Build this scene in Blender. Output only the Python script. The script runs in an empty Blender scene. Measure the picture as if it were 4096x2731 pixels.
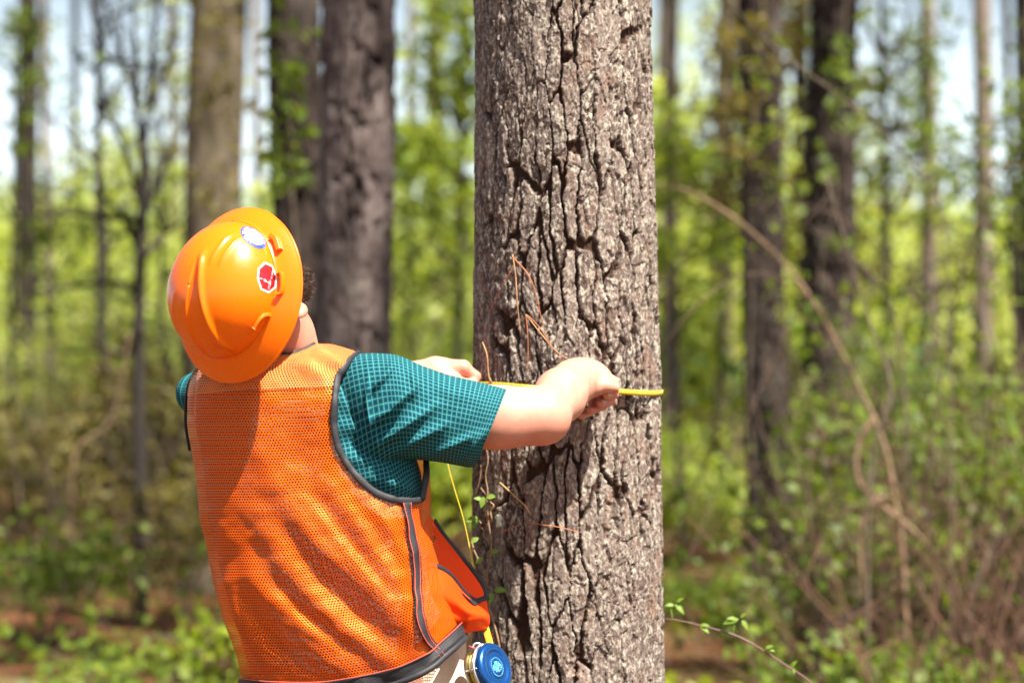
import bpy, math, random
import numpy as np
from mathutils import Vector, Matrix
from mathutils.bvhtree import BVHTree

C = bpy.context.scene.collection
SC = bpy.context.scene
R = math.radians

# ------------------------------------------------------------------ camera, sky, sun, exposure
CAMZ = 1.47
FPX = 9671.0            # focal length in pixels of the 4096 px wide photograph (85 mm on 36 mm)
cam_data = bpy.data.cameras.new("camera")
cam = bpy.data.objects.new("camera", cam_data)
C.objects.link(cam)
cam.location = (0, 0, CAMZ)
cam.rotation_euler = (R(90), 0, 0)
cam_data.lens = 85.0
cam_data.sensor_width = 36.0
cam_data.clip_start = 0.05
cam_data.clip_end = 3000.0
cam_data.dof.use_dof = True
cam_data.dof.focus_distance = 4.28
cam_data.dof.aperture_fstop = 2.6
SC.camera = cam

SUN_AZ, SUN_EL = 41.0, 59.0      # degrees: to the right of straight behind the camera, height
sd = Vector((math.sin(R(SUN_AZ)) * math.cos(R(SUN_EL)), -math.cos(R(SUN_AZ)) * math.cos(R(SUN_EL)), math.sin(R(SUN_EL))))
world = bpy.data.worlds.new("World")
SC.world = world
world.use_nodes = True
wn = world.node_tree
sky = wn.nodes.new("ShaderNodeTexSky")
sky.sky_type = 'NISHITA'
sky.sun_disc = False
sky.sun_elevation = R(SUN_EL)
sky.sun_rotation = math.atan2(sd.x, sd.y)
sky.air_density = 1.0
sky.dust_density = 4.0
# bright milky air low over the horizon, as under a humid spring sky
tc_ = wn.nodes.new("ShaderNodeTexCoord"); sx_ = wn.nodes.new("ShaderNodeSeparateXYZ")
wn.links.new(tc_.outputs["Generated"], sx_.inputs[0])
mr_ = wn.nodes.new("ShaderNodeMapRange"); mr_.interpolation_type = 'SMOOTHSTEP'
for i_, v_ in ((1, .07), (2, .18), (3, 1.0), (4, 0.0)): mr_.inputs[i_].default_value = v_
wn.links.new(sx_.outputs[2], mr_.inputs[0])
hz_ = wn.nodes.new("ShaderNodeMix"); hz_.data_type = 'RGBA'; hz_.blend_type = 'ADD'
wn.links.new(mr_.outputs[0], hz_.inputs[0])
wn.links.new(sky.outputs[0], hz_.inputs[6]); hz_.inputs[7].default_value = (7.4, 8.6, 9.4, 1)
wn.links.new(hz_.outputs[2], wn.nodes["Background"].inputs[0])
wn.nodes["Background"].inputs[1].default_value = 0.05
sun_data = bpy.data.lights.new("sun", 'SUN')
sun_data.energy = 5.0
sun_data.angle = R(0.55)
sun_data.color = (1.0, 0.94, 0.84)
sun = bpy.data.objects.new("sun", sun_data)
C.objects.link(sun)
sun.rotation_euler = sd.to_track_quat('Z', 'Y').to_euler()
SC.view_settings.view_transform = 'Standard'
SC.view_settings.look = 'None'
SC.view_settings.exposure = 1.58
SC.view_settings.gamma = 1.0
SC.cycles.use_denoising = True
SC.cycles.max_bounces = 8
SC.cycles.transparent_max_bounces = 16
SC.cycles.sample_clamp_indirect = 6.0

# ------------------------------------------------------------------ small helpers
def P(px, py, Y):
    return np.array(((px - 2048.0) / FPX * Y, Y, CAMZ - (py - 1365.5) / FPX * Y))

def PV(px, py, Y):
    px, py, Y = np.broadcast_arrays(np.asarray(px, float), np.asarray(py, float), np.asarray(Y, float))
    return np.stack(((px - 2048.0) / FPX * Y, Y, CAMZ - (py - 1365.5) / FPX * Y), -1)

def to_px(V):
    return 2048.0 + V[..., 0] / V[..., 1] * FPX, 1365.5 - (V[..., 2] - CAMZ) / V[..., 1] * FPX

def mk(name, V, F, mat, parent=None, smooth=True, uv=None, attrs=None):
    """one mesh object; F is an (n,k) array or a list of them"""
    V = np.ascontiguousarray(V, dtype=np.float32).reshape(-1, 3)
    Fs = F if isinstance(F, list) else [F]
    Fs = [np.asarray(f, dtype=np.int32) for f in Fs if len(f)]
    me = bpy.data.meshes.new(name)
    me.vertices.add(len(V))
    me.vertices.foreach_set("co", V.ravel())
    loops = np.concatenate([f.ravel() for f in Fs])
    tot = np.concatenate([np.full(len(f), f.shape[1], np.int32) for f in Fs])
    start = np.concatenate(([0], np.cumsum(tot)[:-1])).astype(np.int32)
    me.loops.add(len(loops))
    me.loops.foreach_set("vertex_index", loops)
    me.polygons.add(len(tot))
    me.polygons.foreach_set("loop_start", start)
    me.polygons.foreach_set("loop_total", tot)
    me.polygons.foreach_set("use_smooth", np.full(len(tot), smooth, dtype=bool))
    if uv is not None:
        l = me.uv_layers.new(name="UVMap")
        l.data.foreach_set("uv", np.asarray(uv, np.float32)[loops].ravel())
    for k, a in (attrs or {}).items():
        at = me.attributes.new(k, 'FLOAT', 'POINT')
        at.data.foreach_set("value", np.asarray(a, np.float32).ravel())
    me.update(calc_edges=True)
    me.validate()
    if mat is not None:
        me.materials.append(mat)
    o = bpy.data.objects.new(name, me)
    C.objects.link(o)
    if parent is not None:
        put(o, parent)
    return o

def put(o, parent):
    o.parent = parent
    m = Matrix.Identity(4)
    q = parent
    while q is not None:
        m = q.matrix_basis @ m
        q = q.parent
    o.matrix_parent_inverse = Matrix.Identity(4)
    me = o.data
    if me is not None and o.type == 'MESH':
        me.transform(m.inverted())       # vertices were written in world space
    return o

def thing(name, loc, label, cat, group=None):
    o = bpy.data.objects.new(name, None)
    o.empty_display_size = 0.1
    C.objects.link(o)
    o.location = Vector(loc)
    tag(o, label, cat, group)
    return o

def tag(o, label, cat, group=None, kind=None):
    if label: o["label"] = label
    if cat: o["category"] = cat
    if group: o["group"] = group
    if kind: o["kind"] = kind
    return o

def cr(pts, n):
    """n points along a Catmull-Rom spline through pts (any dimension)"""
    p = np.asarray(pts, float)
    if len(p) < 3:
        t = np.linspace(0, 1, n)[:, None]
        return p[0] * (1 - t) + p[-1] * t
    q = np.vstack((2 * p[0] - p[1], p, 2 * p[-1] - p[-2]))
    t = np.linspace(0, len(p) - 1, n)
    i = np.minimum(t.astype(int), len(p) - 2)
    f = (t - i)[:, None]
    a, b, c, d = q[i], q[i + 1], q[i + 2], q[i + 3]
    return 0.5 * ((2 * b) + (c - a) * f + (2 * a - 5 * b + 4 * c - d) * f ** 2 + (3 * b - a - 3 * c + d) * f ** 3)

def grid_faces(nr, nc, wrap=False, flip=False):
    i = np.arange(nr - 1)[:, None]
    j = np.arange(nc if wrap else nc - 1)[None, :]
    j2 = (j + 1) % nc
    f = np.stack((i * nc + j + 0 * j2, i * nc + j2, (i + 1) * nc + j2, (i + 1) * nc + j + 0 * j2), -1).reshape(-1, 4)
    return f[:, ::-1] if flip else f

def net(rows, nr, nc):
    """bicubic surface through a control net of world points"""
    a = np.stack([cr(r, nc) for r in rows])
    out = np.empty((nr, nc, 3))
    for j in range(nc):
        out[:, j] = cr(a[:, j], nr)
    return out

def norm(v):
    v = np.asarray(v, float)
    return v / (np.linalg.norm(v, axis=-1, keepdims=True) + 1e-12)

def grid_normals(G):
    du = np.gradient(G, axis=1); dv = np.gradient(G, axis=0)
    return norm(np.cross(du, dv))

def sheet(name, G, mat, parent, thick=0.0015, uvscale=None, uv=None):
    """a grid of points as a sheet with real thickness"""
    nr, nc = G.shape[:2]
    N = grid_normals(G)
    V = np.concatenate((G.reshape(-1, 3) + N.reshape(-1, 3) * thick * .5, G.reshape(-1, 3) - N.reshape(-1, 3) * thick * .5))
    n = nr * nc
    F = [grid_faces(nr, nc), grid_faces(nr, nc, flip=True) + n]
    ring = np.concatenate((np.arange(nc), np.arange(1, nr) * nc + nc - 1, (nr - 1) * nc + np.arange(nc - 2, -1, -1), np.arange(nr - 2, 0, -1) * nc))
    r2 = np.roll(ring, -1)
    F.append(np.stack((r2, ring, ring + n, r2 + n), -1))
    if uv is None:
        u = np.concatenate((np.zeros((nr, 1)), np.cumsum(np.linalg.norm(np.diff(G, axis=1), axis=2), axis=1)), 1)
        v = np.concatenate((np.zeros((1, nc)), np.cumsum(np.linalg.norm(np.diff(G, axis=0), axis=2), axis=0)), 0)
        uv = np.stack((u, v), -1)
    uv2 = np.concatenate((uv.reshape(-1, 2),) * 2)
    return mk(name, V, F, mat, parent, uv=uv2)

def frames(pts):
    t = norm(np.gradient(pts, axis=0))
    ref = np.array((0.13, 0.31, 0.94)) if abs(t[0][2]) < .9 else np.array((1., .2, 0.))
    n = np.empty_like(t)
    n[0] = norm(np.cross(t[0], ref))
    for i in range(1, len(t)):
        v = n[i - 1] - t[i] * np.dot(n[i - 1], t[i])
        n[i] = norm(v)
    return t, n, np.cross(t, n)

def tube_arrays(pts, rad, sides=6, cap=True, flat=None):
    pts = np.asarray(pts, float)
    rad = np.broadcast_to(np.asarray(rad, float), (len(pts),))
    t, n, b = frames(pts)
    if flat is not None:                       # flat: outward normals; tube squeezed along them
        n = norm(flat - t * (flat * t).sum(1, keepdims=True)); b = np.cross(t, n)
    a = np.linspace(0, 2 * np.pi, sides, endpoint=False)
    sx = .45 if flat is not None else 1.
    V = pts[:, None] + rad[:, None, None] * (np.cos(a)[None, :, None] * n[:, None] * sx + np.sin(a)[None, :, None] * b[:, None])
    F = [grid_faces(len(pts), sides, wrap=True)]
    V = V.reshape(-1, 3)
    if cap:
        m = len(V)
        V = np.vstack((V, pts[0], pts[-1]))
        j = np.arange(sides); j2 = (j + 1) % sides; e = (len(pts) - 1) * sides
        F.append(np.stack((np.full(sides, m), j2, j), -1))
        F.append(np.stack((np.full(sides, m + 1), e + j, e + j2), -1))
    return V, F

def merge(parts):
    Vs, F4, F3, o = [], [], [], 0
    for V, F in parts:
        for f in F:
            (F4 if f.shape[1] == 4 else F3).append(np.asarray(f) + o)
        Vs.append(V); o += len(V)
    F = []
    if F4: F.append(np.concatenate(F4))
    if F3: F.append(np.concatenate(F3))
    return np.concatenate(Vs), F

def tube(name, pts, rad, mat, parent=None, sides=8, flat=None):
    V, F = tube_arrays(pts, rad, sides, flat=flat)
    return mk(name, V, F, mat, parent)

def lathe_arrays(profile, origin, axis, seg=48):
    axis = norm(axis)
    e1 = norm(np.cross(axis, (0.1, 0.2, 1.0))); e2 = np.cross(axis, e1)
    a = np.linspace(0, 2 * np.pi, seg, endpoint=False)
    d = np.cos(a)[:, None] * e1 + np.sin(a)[:, None] * e2
    pr = np.asarray(profile, float)
    V = np.asarray(origin) + pr[:, 0][:, None, None] * d[None] + pr[:, 1][:, None, None] * axis
    return V.reshape(-1, 3), [grid_faces(len(pr), seg, wrap=True, flip=True)]

# ------------------------------------------------------------------ noise on arrays
def _h(ix, iy, s):
    x = (ix.astype(np.int64) * 374761393 + iy.astype(np.int64) * 668265263 + s * 982451653) & 0xFFFFFFFF
    x = ((x ^ (x >> 13)) * 1274126177) & 0xFFFFFFFF
    x = ((x ^ (x >> 16)) * 2246822519) & 0xFFFFFFFF
    return ((x ^ (x >> 15)) & 0xFFFFFF) / float(0x1000000)

def vnoise(x, y, s=0):
    ix = np.floor(x).astype(np.int64); iy = np.floor(y).astype(np.int64)
    fx = x - ix; fy = y - iy
    fx = fx * fx * (3 - 2 * fx); fy = fy * fy * (3 - 2 * fy)
    a = _h(ix, iy, s); b = _h(ix + 1, iy, s); c = _h(ix, iy + 1, s); d = _h(ix + 1, iy + 1, s)
    return (a * (1 - fx) + b * fx) * (1 - fy) + (c * (1 - fx) + d * fx) * fy

def fbm(x, y, s=0, o=4, g=.5):
    v = 0; a = 1; t = 0
    for k in range(o):
        v = v + a * vnoise(x * 2 ** k, y * 2 ** k, s + k * 17); t += a; a *= g
    return v / t

def voro(x, y, s=0, jit=.9):
    """F1, F2, random id and offset (dx,dy) from the nearest cell centre; plus exact border distance"""
    ix = np.floor(x).astype(np.int64); iy = np.floor(y).astype(np.int64)
    f1 = np.full(x.shape, 9.); f2 = np.full(x.shape, 9.); rid = np.zeros(x.shape); dx = np.zeros(x.shape); dy = np.zeros(x.shape)
    for j in (-1, 0, 1):
        for i in (-1, 0, 1):
            cx = ix + i; cy = iy + j
            qx = cx + .5 + (_h(cx, cy, s) - .5) * jit - x
            qy = cy + .5 + (_h(cx, cy, s + 7) - .5) * jit - y
            d = qx * qx + qy * qy
            nr = d < f1
            f2 = np.where(nr, f1, np.minimum(f2, d))
            f1 = np.where(nr, d, f1)
            rid = np.where(nr, _h(cx, cy, s + 13), rid)
            dx = np.where(nr, -qx, dx); dy = np.where(nr, -qy, dy)
    return np.sqrt(f1), np.sqrt(f2), rid, dx, dy

def sstep(a, b, x):
    t = np.clip((x - a) / (b - a), 0, 1)
    return t * t * (3 - 2 * t)

# ------------------------------------------------------------------ signed-distance bodies
class SDF:
    def __init__(self, lo, hi, h):
        self.lo = np.asarray(lo, float); self.h = h
        self.n = np.ceil((np.asarray(hi, float) - self.lo) / h).astype(int) + 1
        self.F = np.full(self.n, .08, np.float32)
        self.ax = [self.lo[i] + h * np.arange(self.n[i]) for i in range(3)]
    def _box(self, lo, hi):
        a = np.clip(np.floor((lo - self.lo) / self.h).astype(int), 0, self.n)
        b = np.clip(np.ceil((hi - self.lo) / self.h).astype(int) + 1, 0, self.n)
        sl = tuple(slice(a[i], b[i]) for i in range(3))
        X = np.meshgrid(*[self.ax[i][sl[i]].astype(np.float32) for i in range(3)], indexing='ij', sparse=True)
        return sl, X
    def _mix(self, sl, d, k, sub=False):
        f = self.F[sl]
        if sub:
            d = -d
            hh = np.clip(.5 - .5 * (d - f) / k, 0, 1) if k > 0 else (d < f)
            self.F[sl] = d * (1 - hh) + f * hh + (k * hh * (1 - hh) if k > 0 else 0)
        else:
            hh = np.clip(.5 + .5 * (f - d) / k, 0, 1)
            self.F[sl] = f * (1 - hh) + d * hh - k * hh * (1 - hh)
    def cone(self, a, b, r1, r2, k=.006):
        a = np.asarray(a, float); b = np.asarray(b, float); m = max(r1, r2) + k * 1.5 + .012
        sl, X = self._box(np.minimum(a, b) - m, np.maximum(a, b) + m)
        ab = b - a; L = float(ab @ ab) + 1e-9
        t = np.clip(((X[0] - a[0]) * ab[0] + (X[1] - a[1]) * ab[1] + (X[2] - a[2]) * ab[2]) / L, 0, 1)
        d = np.sqrt((X[0] - a[0] - t * ab[0]) ** 2 + (X[1] - a[1] - t * ab[1]) ** 2 + (X[2] - a[2] - t * ab[2]) ** 2) - (r1 + (r2 - r1) * t)
        self._mix(sl, d, k)
    def chain(self, pts, rads, k=.006):
        for i in range(len(pts) - 1):
            self.cone(pts[i], pts[i + 1], rads[i], rads[i + 1], k)
    def ell(self, c, axes, r, k=.006, sub=False):
        c = np.asarray(c, float); A = np.asarray(axes, float); r = np.asarray(r, float); m = r.max() + k * 1.5 + .012
        sl, X = self._box(c - m, c + m)
        x, y, z = X[0] - c[0], X[1] - c[1], X[2] - c[2]
        u = [(x * A[i][0] + y * A[i][1] + z * A[i][2]) / r[i] for i in range(3)]
        k0 = np.sqrt(u[0] ** 2 + u[1] ** 2 + u[2] ** 2)
        k1 = np.sqrt((u[0] / r[0]) ** 2 + (u[1] / r[1]) ** 2 + (u[2] / r[2]) ** 2) + 1e-6
        self._mix(sl, k0 * (k0 - 1) / k1, k, sub)
    def mesh(self, relax=1):
        F, n = self.F, self.n
        F[0] = F[-1] = .05; F[:, 0] = F[:, -1] = .05; F[:, :, 0] = F[:, :, -1] = .05
        dims = n - 1
        ids = lambda i, j, k: (i * dims[1] + j) * dims[2] + k
        cells, pos, quads = [], [], []
        for ax in range(3):
            s0 = [slice(None)] * 3; s1 = [slice(None)] * 3
            s0[ax] = slice(0, -1); s1[ax] = slice(1, None)
            A, B = F[tuple(s0)], F[tuple(s1)]
            I = np.argwhere((A < 0) != (B < 0))
            va = A[tuple(I.T)]; vb = B[tuple(I.T)]
            p = I.astype(float); p[:, ax] += va / (va - vb)
            o1, o2 = [(1, 2), (2, 0), (0, 1)][ax]
            q = []
            for d1, d2 in ((0, 0), (-1, 0), (-1, -1), (0, -1)):
                c = I.copy(); c[:, o1] += d1; c[:, o2] += d2
                q.append(ids(c[:, 0], c[:, 1], c[:, 2]))
                cells.append(q[-1]); pos.append(p)
            q = np.stack(q, -1)
            fl = va < 0
            q[~fl] = q[~fl][:, ::-1]
            quads.append(q)
        cells = np.concatenate(cells); pos = np.concatenate(pos); quads = np.concatenate(quads)
        u, inv = np.unique(cells, return_inverse=True)
        cnt = np.bincount(inv).astype(float)
        V = np.stack([np.bincount(inv, pos[:, i]) / cnt for i in range(3)], -1)
        Q = np.searchsorted(u, quads)
        V = self.lo + V * self.h
        for _ in range(relax):
            e = np.concatenate((Q[:, [0, 1]], Q[:, [1, 2]], Q[:, [2, 3]], Q[:, [3, 0]]))
            c = np.bincount(e[:, 0], minlength=len(V)) + 1e-9
            W = np.stack([np.bincount(e[:, 0], V[e[:, 1], i], minlength=len(V)) / c for i in range(3)], -1)
            V = V * .5 + W * .5
        return V, Q

# ------------------------------------------------------------------ materials
class M:
    """tiny node-graph writer"""
    def __init__(self, name):
        self.m = bpy.data.materials.new(name); self.m.use_nodes = True
        self.t = self.m.node_tree; self.b = self.t.nodes["Principled BSDF"]
        self.out = self.t.nodes["Material Output"]
    def n(self, typ, _props=None, **inp):
        nd = self.t.nodes.new("ShaderNode" + typ)
        for k, v in (_props or {}).items(): setattr(nd, k, v)
        for k, v in inp.items(): self.set(nd, k, v)
        return nd
    def set(self, nd, k, v):
        s = nd.inputs[int(k[1:])] if k[0] == 'i' and k[1:].isdigit() else nd.inputs[k.replace('_', ' ')]
        if isinstance(v, bpy.types.NodeSocket): self.t.links.new(v, s)
        elif isinstance(v, bpy.types.Node): self.t.links.new(v.outputs[0], s)
        else: s.default_value = v
    def p(self, **k):
        for a, v in k.items(): self.set(self.b, a, v)
        return self
    def coord(self, which="Object", scale=(1, 1, 1)):
        c = self.n("TexCoord")
        return self.n("Mapping", Vector=c.outputs[which], Scale=scale).outputs[0]
    def noise(self, vec, scale, detail=4, rough=.55, dist=0.0):
        return self.n("TexNoise", Vector=vec, Scale=scale, Detail=detail, Roughness=rough, Distortion=dist).outputs[0]
    def ramp(self, fac, stops, interp='LINEAR'):
        r = self.n("ValToRGB", Fac=fac); cr_ = r.color_ramp; cr_.interpolation = interp
        while len(cr_.elements) < len(stops): cr_.elements.new(.5)
        for e, (pos, col) in zip(cr_.elements, stops):
            e.position = pos; e.color = (*col, 1) if len(col) == 3 else col
        return r.outputs[0]
    def mix(self, f, a, b, mode='MIX'):
        x = self.n("Mix", {"data_type": 'RGBA', "blend_type": mode})
        for s, v in ((0, f), (6, a), (7, b)):
            if isinstance(v, bpy.types.NodeSocket): self.t.links.new(v, x.inputs[s])
            elif s and len(v) == 3: x.inputs[s].default_value = (*v, 1)
            else: x.inputs[s].default_value = v
        return x.outputs[2]
    def math(self, op, a, b=0.0, c=0.0):
        x = self.n("Math", {"operation": op})
        for i, v in enumerate((a, b, c)):
            if isinstance(v, bpy.types.NodeSocket): self.t.links.new(v, x.inputs[i])
            else: x.inputs[i].default_value = v
        return x.outputs[0]
    def bump(self, h, strength=.3, dist=.002):
        self.set(self.b, "Normal", self.n("Bump", Height=h, Strength=strength, Distance=dist).outputs[0])
        return self
    def attr(self, name):
        return self.n("Attribute", {"attribute_name": name}).outputs["Fac"]

def plain(name, col, rough=.6, metal=0., var=.12, scale=60, bump=.15, bdist=.001):
    m = M(name)
    v = m.noise(m.coord(), scale)
    lo = tuple(c * (1 - var) for c in col); hi = tuple(min(1, c * (1 + var)) for c in col)
    m.p(Base_Color=m.ramp(v, [(.3, lo), (.7, hi)]), Roughness=rough, Metallic=metal)
    if bump: m.bump(m.noise(m.coord(), scale * 4), bump, bdist)
    return m.m

def leaf_mat(name, cols, trans=.35, tcol=None):
    m = M(name)
    rnd = m.n("NewGeometry").outputs["Random Per Island"]
    col = m.ramp(rnd, [(i / max(1, len(cols) - 1), c) for i, c in enumerate(cols)])
    m.p(Base_Color=col, Roughness=.5)
    m.b.inputs["Specular IOR Level"].default_value = .3
    tc = m.mix(1.0, col, tcol or (1.6, 1.5, .6), 'MULTIPLY')
    tr = m.n("BsdfTranslucent", Color=tc)
    sh = m.n("MixShader", Fac=trans, i1=m.b.outputs[0], i2=tr.outputs[0])
    m.t.links.new(sh.outputs[0], m.out.inputs[0])
    return m.m

def bark_mat(name, dark, mid, light, lich=(.42, .44, .38), lich_amt=.5, sx=14, sz=5, bump=.6, bdist=.01, plates=None):
    m = M(name)
    c = m.coord("Object", (sx, sx, sz))
    n1 = m.noise(c, 1.0, 6, .65, .4)
    n2 = m.noise(m.coord("Object", (60, 60, 40)), 1.0, 5, .7)
    col = m.ramp(n1, [(.3, dark), (.5, mid), (.72, light)])
    mask = m.ramp(m.noise(m.coord("Object", (3, 3, 2)), 2.0, 5), [(.5, (0, 0, 0)), (.68, (1, 1, 1))])
    mk_ = m.math('MULTIPLY', mask, m.ramp(n2, [(.45, (0, 0, 0)), (.6, (1, 1, 1))]))
    col = m.mix(m.math('MULTIPLY', mk_, lich_amt), col, lich)
    if plates: col = m.mix(m.attr("plate"), plates, col)
    m.p(Base_Color=col, Roughness=.95)
    m.b.inputs["Specular IOR Level"].default_value = .1
    m.bump(m.noise(m.coord("Object", (sx * 1.6, sx * 1.6, sz)), 1.5, 6, .7, .6), bump, bdist)
    return m.m
# ------------------------------------------------------------------ the measured pine
TREE_Y = 4.75
_tz = np.array([0, .12, .35, .8, 1.42, 2.14, 5, 9, 14.])
_tr = np.array([.27, .232, .206, .190, .1815, .1715, .150, .120, .07])
_tx = np.array([.110, .110, .110, .1095, .107, .0995, .085, .05, .0])
def tree_r(z): return np.interp(z, _tz, _tr)
def tree_x(z): return np.interp(z, _tz, _tx)

def bark_height(u, v, s=3):
    """plated pine bark; u round the stem, v up it, metres -> height 0..1 and tint"""
    wu = u + .020 * (fbm(u * 9, v * 4.5, s) - .5) + .0130 * (fbm(u * 38, v * 22, s + 1, 2) - .5) + .0062 * (fbm(u * 150, v * 95, s + 4, 2) - .5)
    wv = v + .060 * (fbm(u * 13, v * 6, s + 2) - .5) + .030 * (fbm(u * 42, v * 24, s + 3, 2) - .5) + .010 * (fbm(u * 160, v * 110, s + 6, 2) - .5)
    f1, f2, rid, dx, dy = voro(wu / .030, wv / .15, s, 1.)
    edge = f2 - f1
    wide = fbm(u * 11, v * 5, s + 5, 3)
    gap = np.clip(.50 * (wide - .36), .016, .14)
    plate = sstep(gap * .55, gap * 1.0 + .022, edge)
    deep = .40 + .60 * sstep(.36, .52, wide)
    # thin flakes lying over one another, each a nearly flat tile with a ragged edge
    stack = np.zeros(u.shape); rid2 = rid
    for k, (cu, cv, hk) in enumerate(((.034, .070, .20), (.026, .052, .40), (.030, .060, .62), (.022, .044, .80), (.018, .036, 1.0))):
        g1, g2, r, ex, ey = voro((wu + .004 * (fbm(u * 120 + k, v * 90, s + 30 + k, 2) - .5)) / cu + 5.3 * k, wv / cv + 2.9 * k, s + 40 + k, 1.)
        on = r > (.30, .42, .52, .58, .64)[k]
        h = (hk + .10 * ex * (r - .5) * 4 - .10 * ey) * sstep(.015, .06, g2 - g1)
        h = np.where(on, h, 0)
        rid2 = np.where(h > stack, r * 7.3 % 1, rid2)
        stack = np.maximum(stack, h)
    fine = fbm(u * 260, v * 150, s + 9, 3)
    streak = fbm(u * 210, v * 24, s + 10, 3)
    H = .30 + .42 * stack + .22 * (rid - .5) * plate - (1 - plate) * .85 * deep + .16 * (fine - .5) + .16 * (streak - .5)
    H = np.clip(H, -.75, 1.1)
    scale = 1.
    return H, rid, rid2, np.maximum(plate, 1 - deep)

def build_main_trunk(parent, mat):
    z = np.concatenate((np.linspace(0, .78, 34)[:-1], np.arange(.78, 2.17, .00185), np.linspace(2.18, 3.2, 30), np.linspace(3.4, 14, 50)))
    lim = R(104)
    a = np.concatenate((np.arange(-lim, lim, .0098), np.linspace(lim, 2 * np.pi - lim, 44)[:-1]))
    Z, A = np.meshgrid(z, a, indexing='ij')
    rr = tree_r(Z)
    U = A * .185
    H, r1, r2, plate = bark_height(U, Z)
    # a few sunken old knots, as on the left and upper right of the stem
    for (kz, ka, kr) in ((1.57, -.62, .028), (1.585, .42, .03), (1.53, .62, .022), (1.86, -.15, .02)):
        d = np.sqrt(((A - ka) * .185 / kr) ** 2 + ((Z - kz) / kr / 1.3) ** 2)
        H = H - .22 * np.exp(-d * d * 1.2) + .16 * np.exp(-((d - 1.15) / .3) ** 2) * (1 + .5 * np.sin(9 * d))
    lump = (fbm(A * 1.6 + 3, Z * 2.2, 77, 3) - .5) * .012
    rad = rr - .0085 + lump + H * .0150
    ph = A - np.pi / 2                      # A = 0 faces the camera
    X = tree_x(Z) + rad * np.cos(ph)
    Y = TREE_Y + rad * np.sin(ph)
    V = np.stack((X, Y, Z), -1).reshape(-1, 3)
    F = grid_faces(len(z), len(a), wrap=True)
    o = mk("trunk", V, F, mat, parent, attrs={"tint": r1, "tint_fine": r2, "plate": plate})
    return o

m = M("pine_bark_plates")
c = m.coord("Object")
spk = m.noise(m.coord("Object", (1, 1, .55)), 170, 4, .7)
spk2 = m.noise(m.coord("Object", (1, 1, .6)), 75, 4, .6)
wide = m.noise(c, 9, 4)
tint = m.attr("tint"); tfine = m.attr("tint_fine"); plate_a = m.attr("plate")
base = m.ramp(m.math('ADD', m.math('MULTIPLY', tint, .55), m.math('MULTIPLY', spk2, .5)), [(.2, (0.0592, 0.0408, 0.0339)), (.5, (0.1147, 0.0850, 0.0722)), (.85, (0.1776, 0.1406, 0.1205))])
base = m.mix(m.ramp(spk, [(.47, (0, 0, 0)), (.60, (1, 1, 1))]), base, (0.3000, 0.2489, 0.2059))
base = m.mix(m.math('MULTIPLY', m.ramp(m.math('MULTIPLY', spk, spk2), [(.27, (0, 0, 0)), (.36, (1, 1, 1))]), .7), base, (0.4144, 0.4007, 0.3256))
base = m.mix(m.math('MULTIPLY', m.ramp(m.noise(m.coord("Object", (1, 1, .5)), 26, 4), [(.55, (0, 0, 0)), (.7, (1, 1, 1))]), .5), base, (0.1702, 0.0879, 0.0573))
base = m.mix(plate_a, (0.0459, 0.0253, 0.0169), base)
m.p(Base_Color=base, Roughness=.92)
m.b.inputs["Specular IOR Level"].default_value = .12
m.bump(m.math('ADD', spk, m.math('MULTIPLY', spk2, .6)), 1.0, .003)
MAT_PINE = m.m

main_tree = thing("pine_tree", (.11, TREE_Y, 0), "thick pine trunk with plated grey brown bark and a yellow tape round it", "tree")
build_main_trunk(main_tree, MAT_PINE)
# ------------------------------------------------------------------ materials of the worker
m = M("skin")
c = m.coord("Object")
v = m.noise(c, 40, 4); v2 = m.noise(c, 9, 3)
col = m.mix(v2, (.53, .25, .165), (.60, .315, .225))
col = m.mix(m.ramp(v, [(.4, (0, 0, 0)), (.75, (1, 1, 1))]), col, (.52, .22, .155))
col = m.mix(m.math('MULTIPLY', m.attr("ruddy"), .75), col, (.50, .150, .095))
m.p(Base_Color=col, Roughness=.52)
m.b.inputs["Subsurface Weight"].default_value = .12
m.b.inputs["Subsurface Radius"].default_value = (.012, .004, .002)
m.b.inputs["Subsurface Scale"].default_value = .6
m.bump(m.noise(c, 420, 3), .25, .0008)
MAT_SKIN = m.m

m = M("check_cotton")
uvn = m.n("TexCoord").outputs["UV"]
sep = m.n("SeparateXYZ", Vector=uvn)
def band(m, s, pitch, lo, hi):
    f = m.math('FRACT', m.math('DIVIDE', s, pitch))
    return m.math('MULTIPLY', m.math('GREATER_THAN', f, lo), m.math('LESS_THAN', f, hi))
PT = .0083
lu = band(m, sep.outputs[0], PT, 0, .10); lv = band(m, sep.outputs[1], PT, 0, .10)
bu = band(m, sep.outputs[0], PT, .34, .80); bv = band(m, sep.outputs[1], PT, .34, .80)
line = m.math('MAXIMUM', lu, lv)
blk = m.math('MULTIPLY', bu, bv)
half = m.math('MAXIMUM', bu, bv)
col = m.mix(m.math('MULTIPLY', half, .5), (0.0, .088, .096), (.001, .055, .078))
col = m.mix(blk, col, (.002, .026, .062))
col = m.mix(m.math('MULTIPLY', line, .4), col, (.20, .50, .47))
m.p(Base_Color=col, Roughness=.85)
m.b.inputs["Specular IOR Level"].default_value = .15
m.bump(m.noise(m.coord("UV"), 900, 2), .2, .0006)
MAT_SHIRT = m.m

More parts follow.
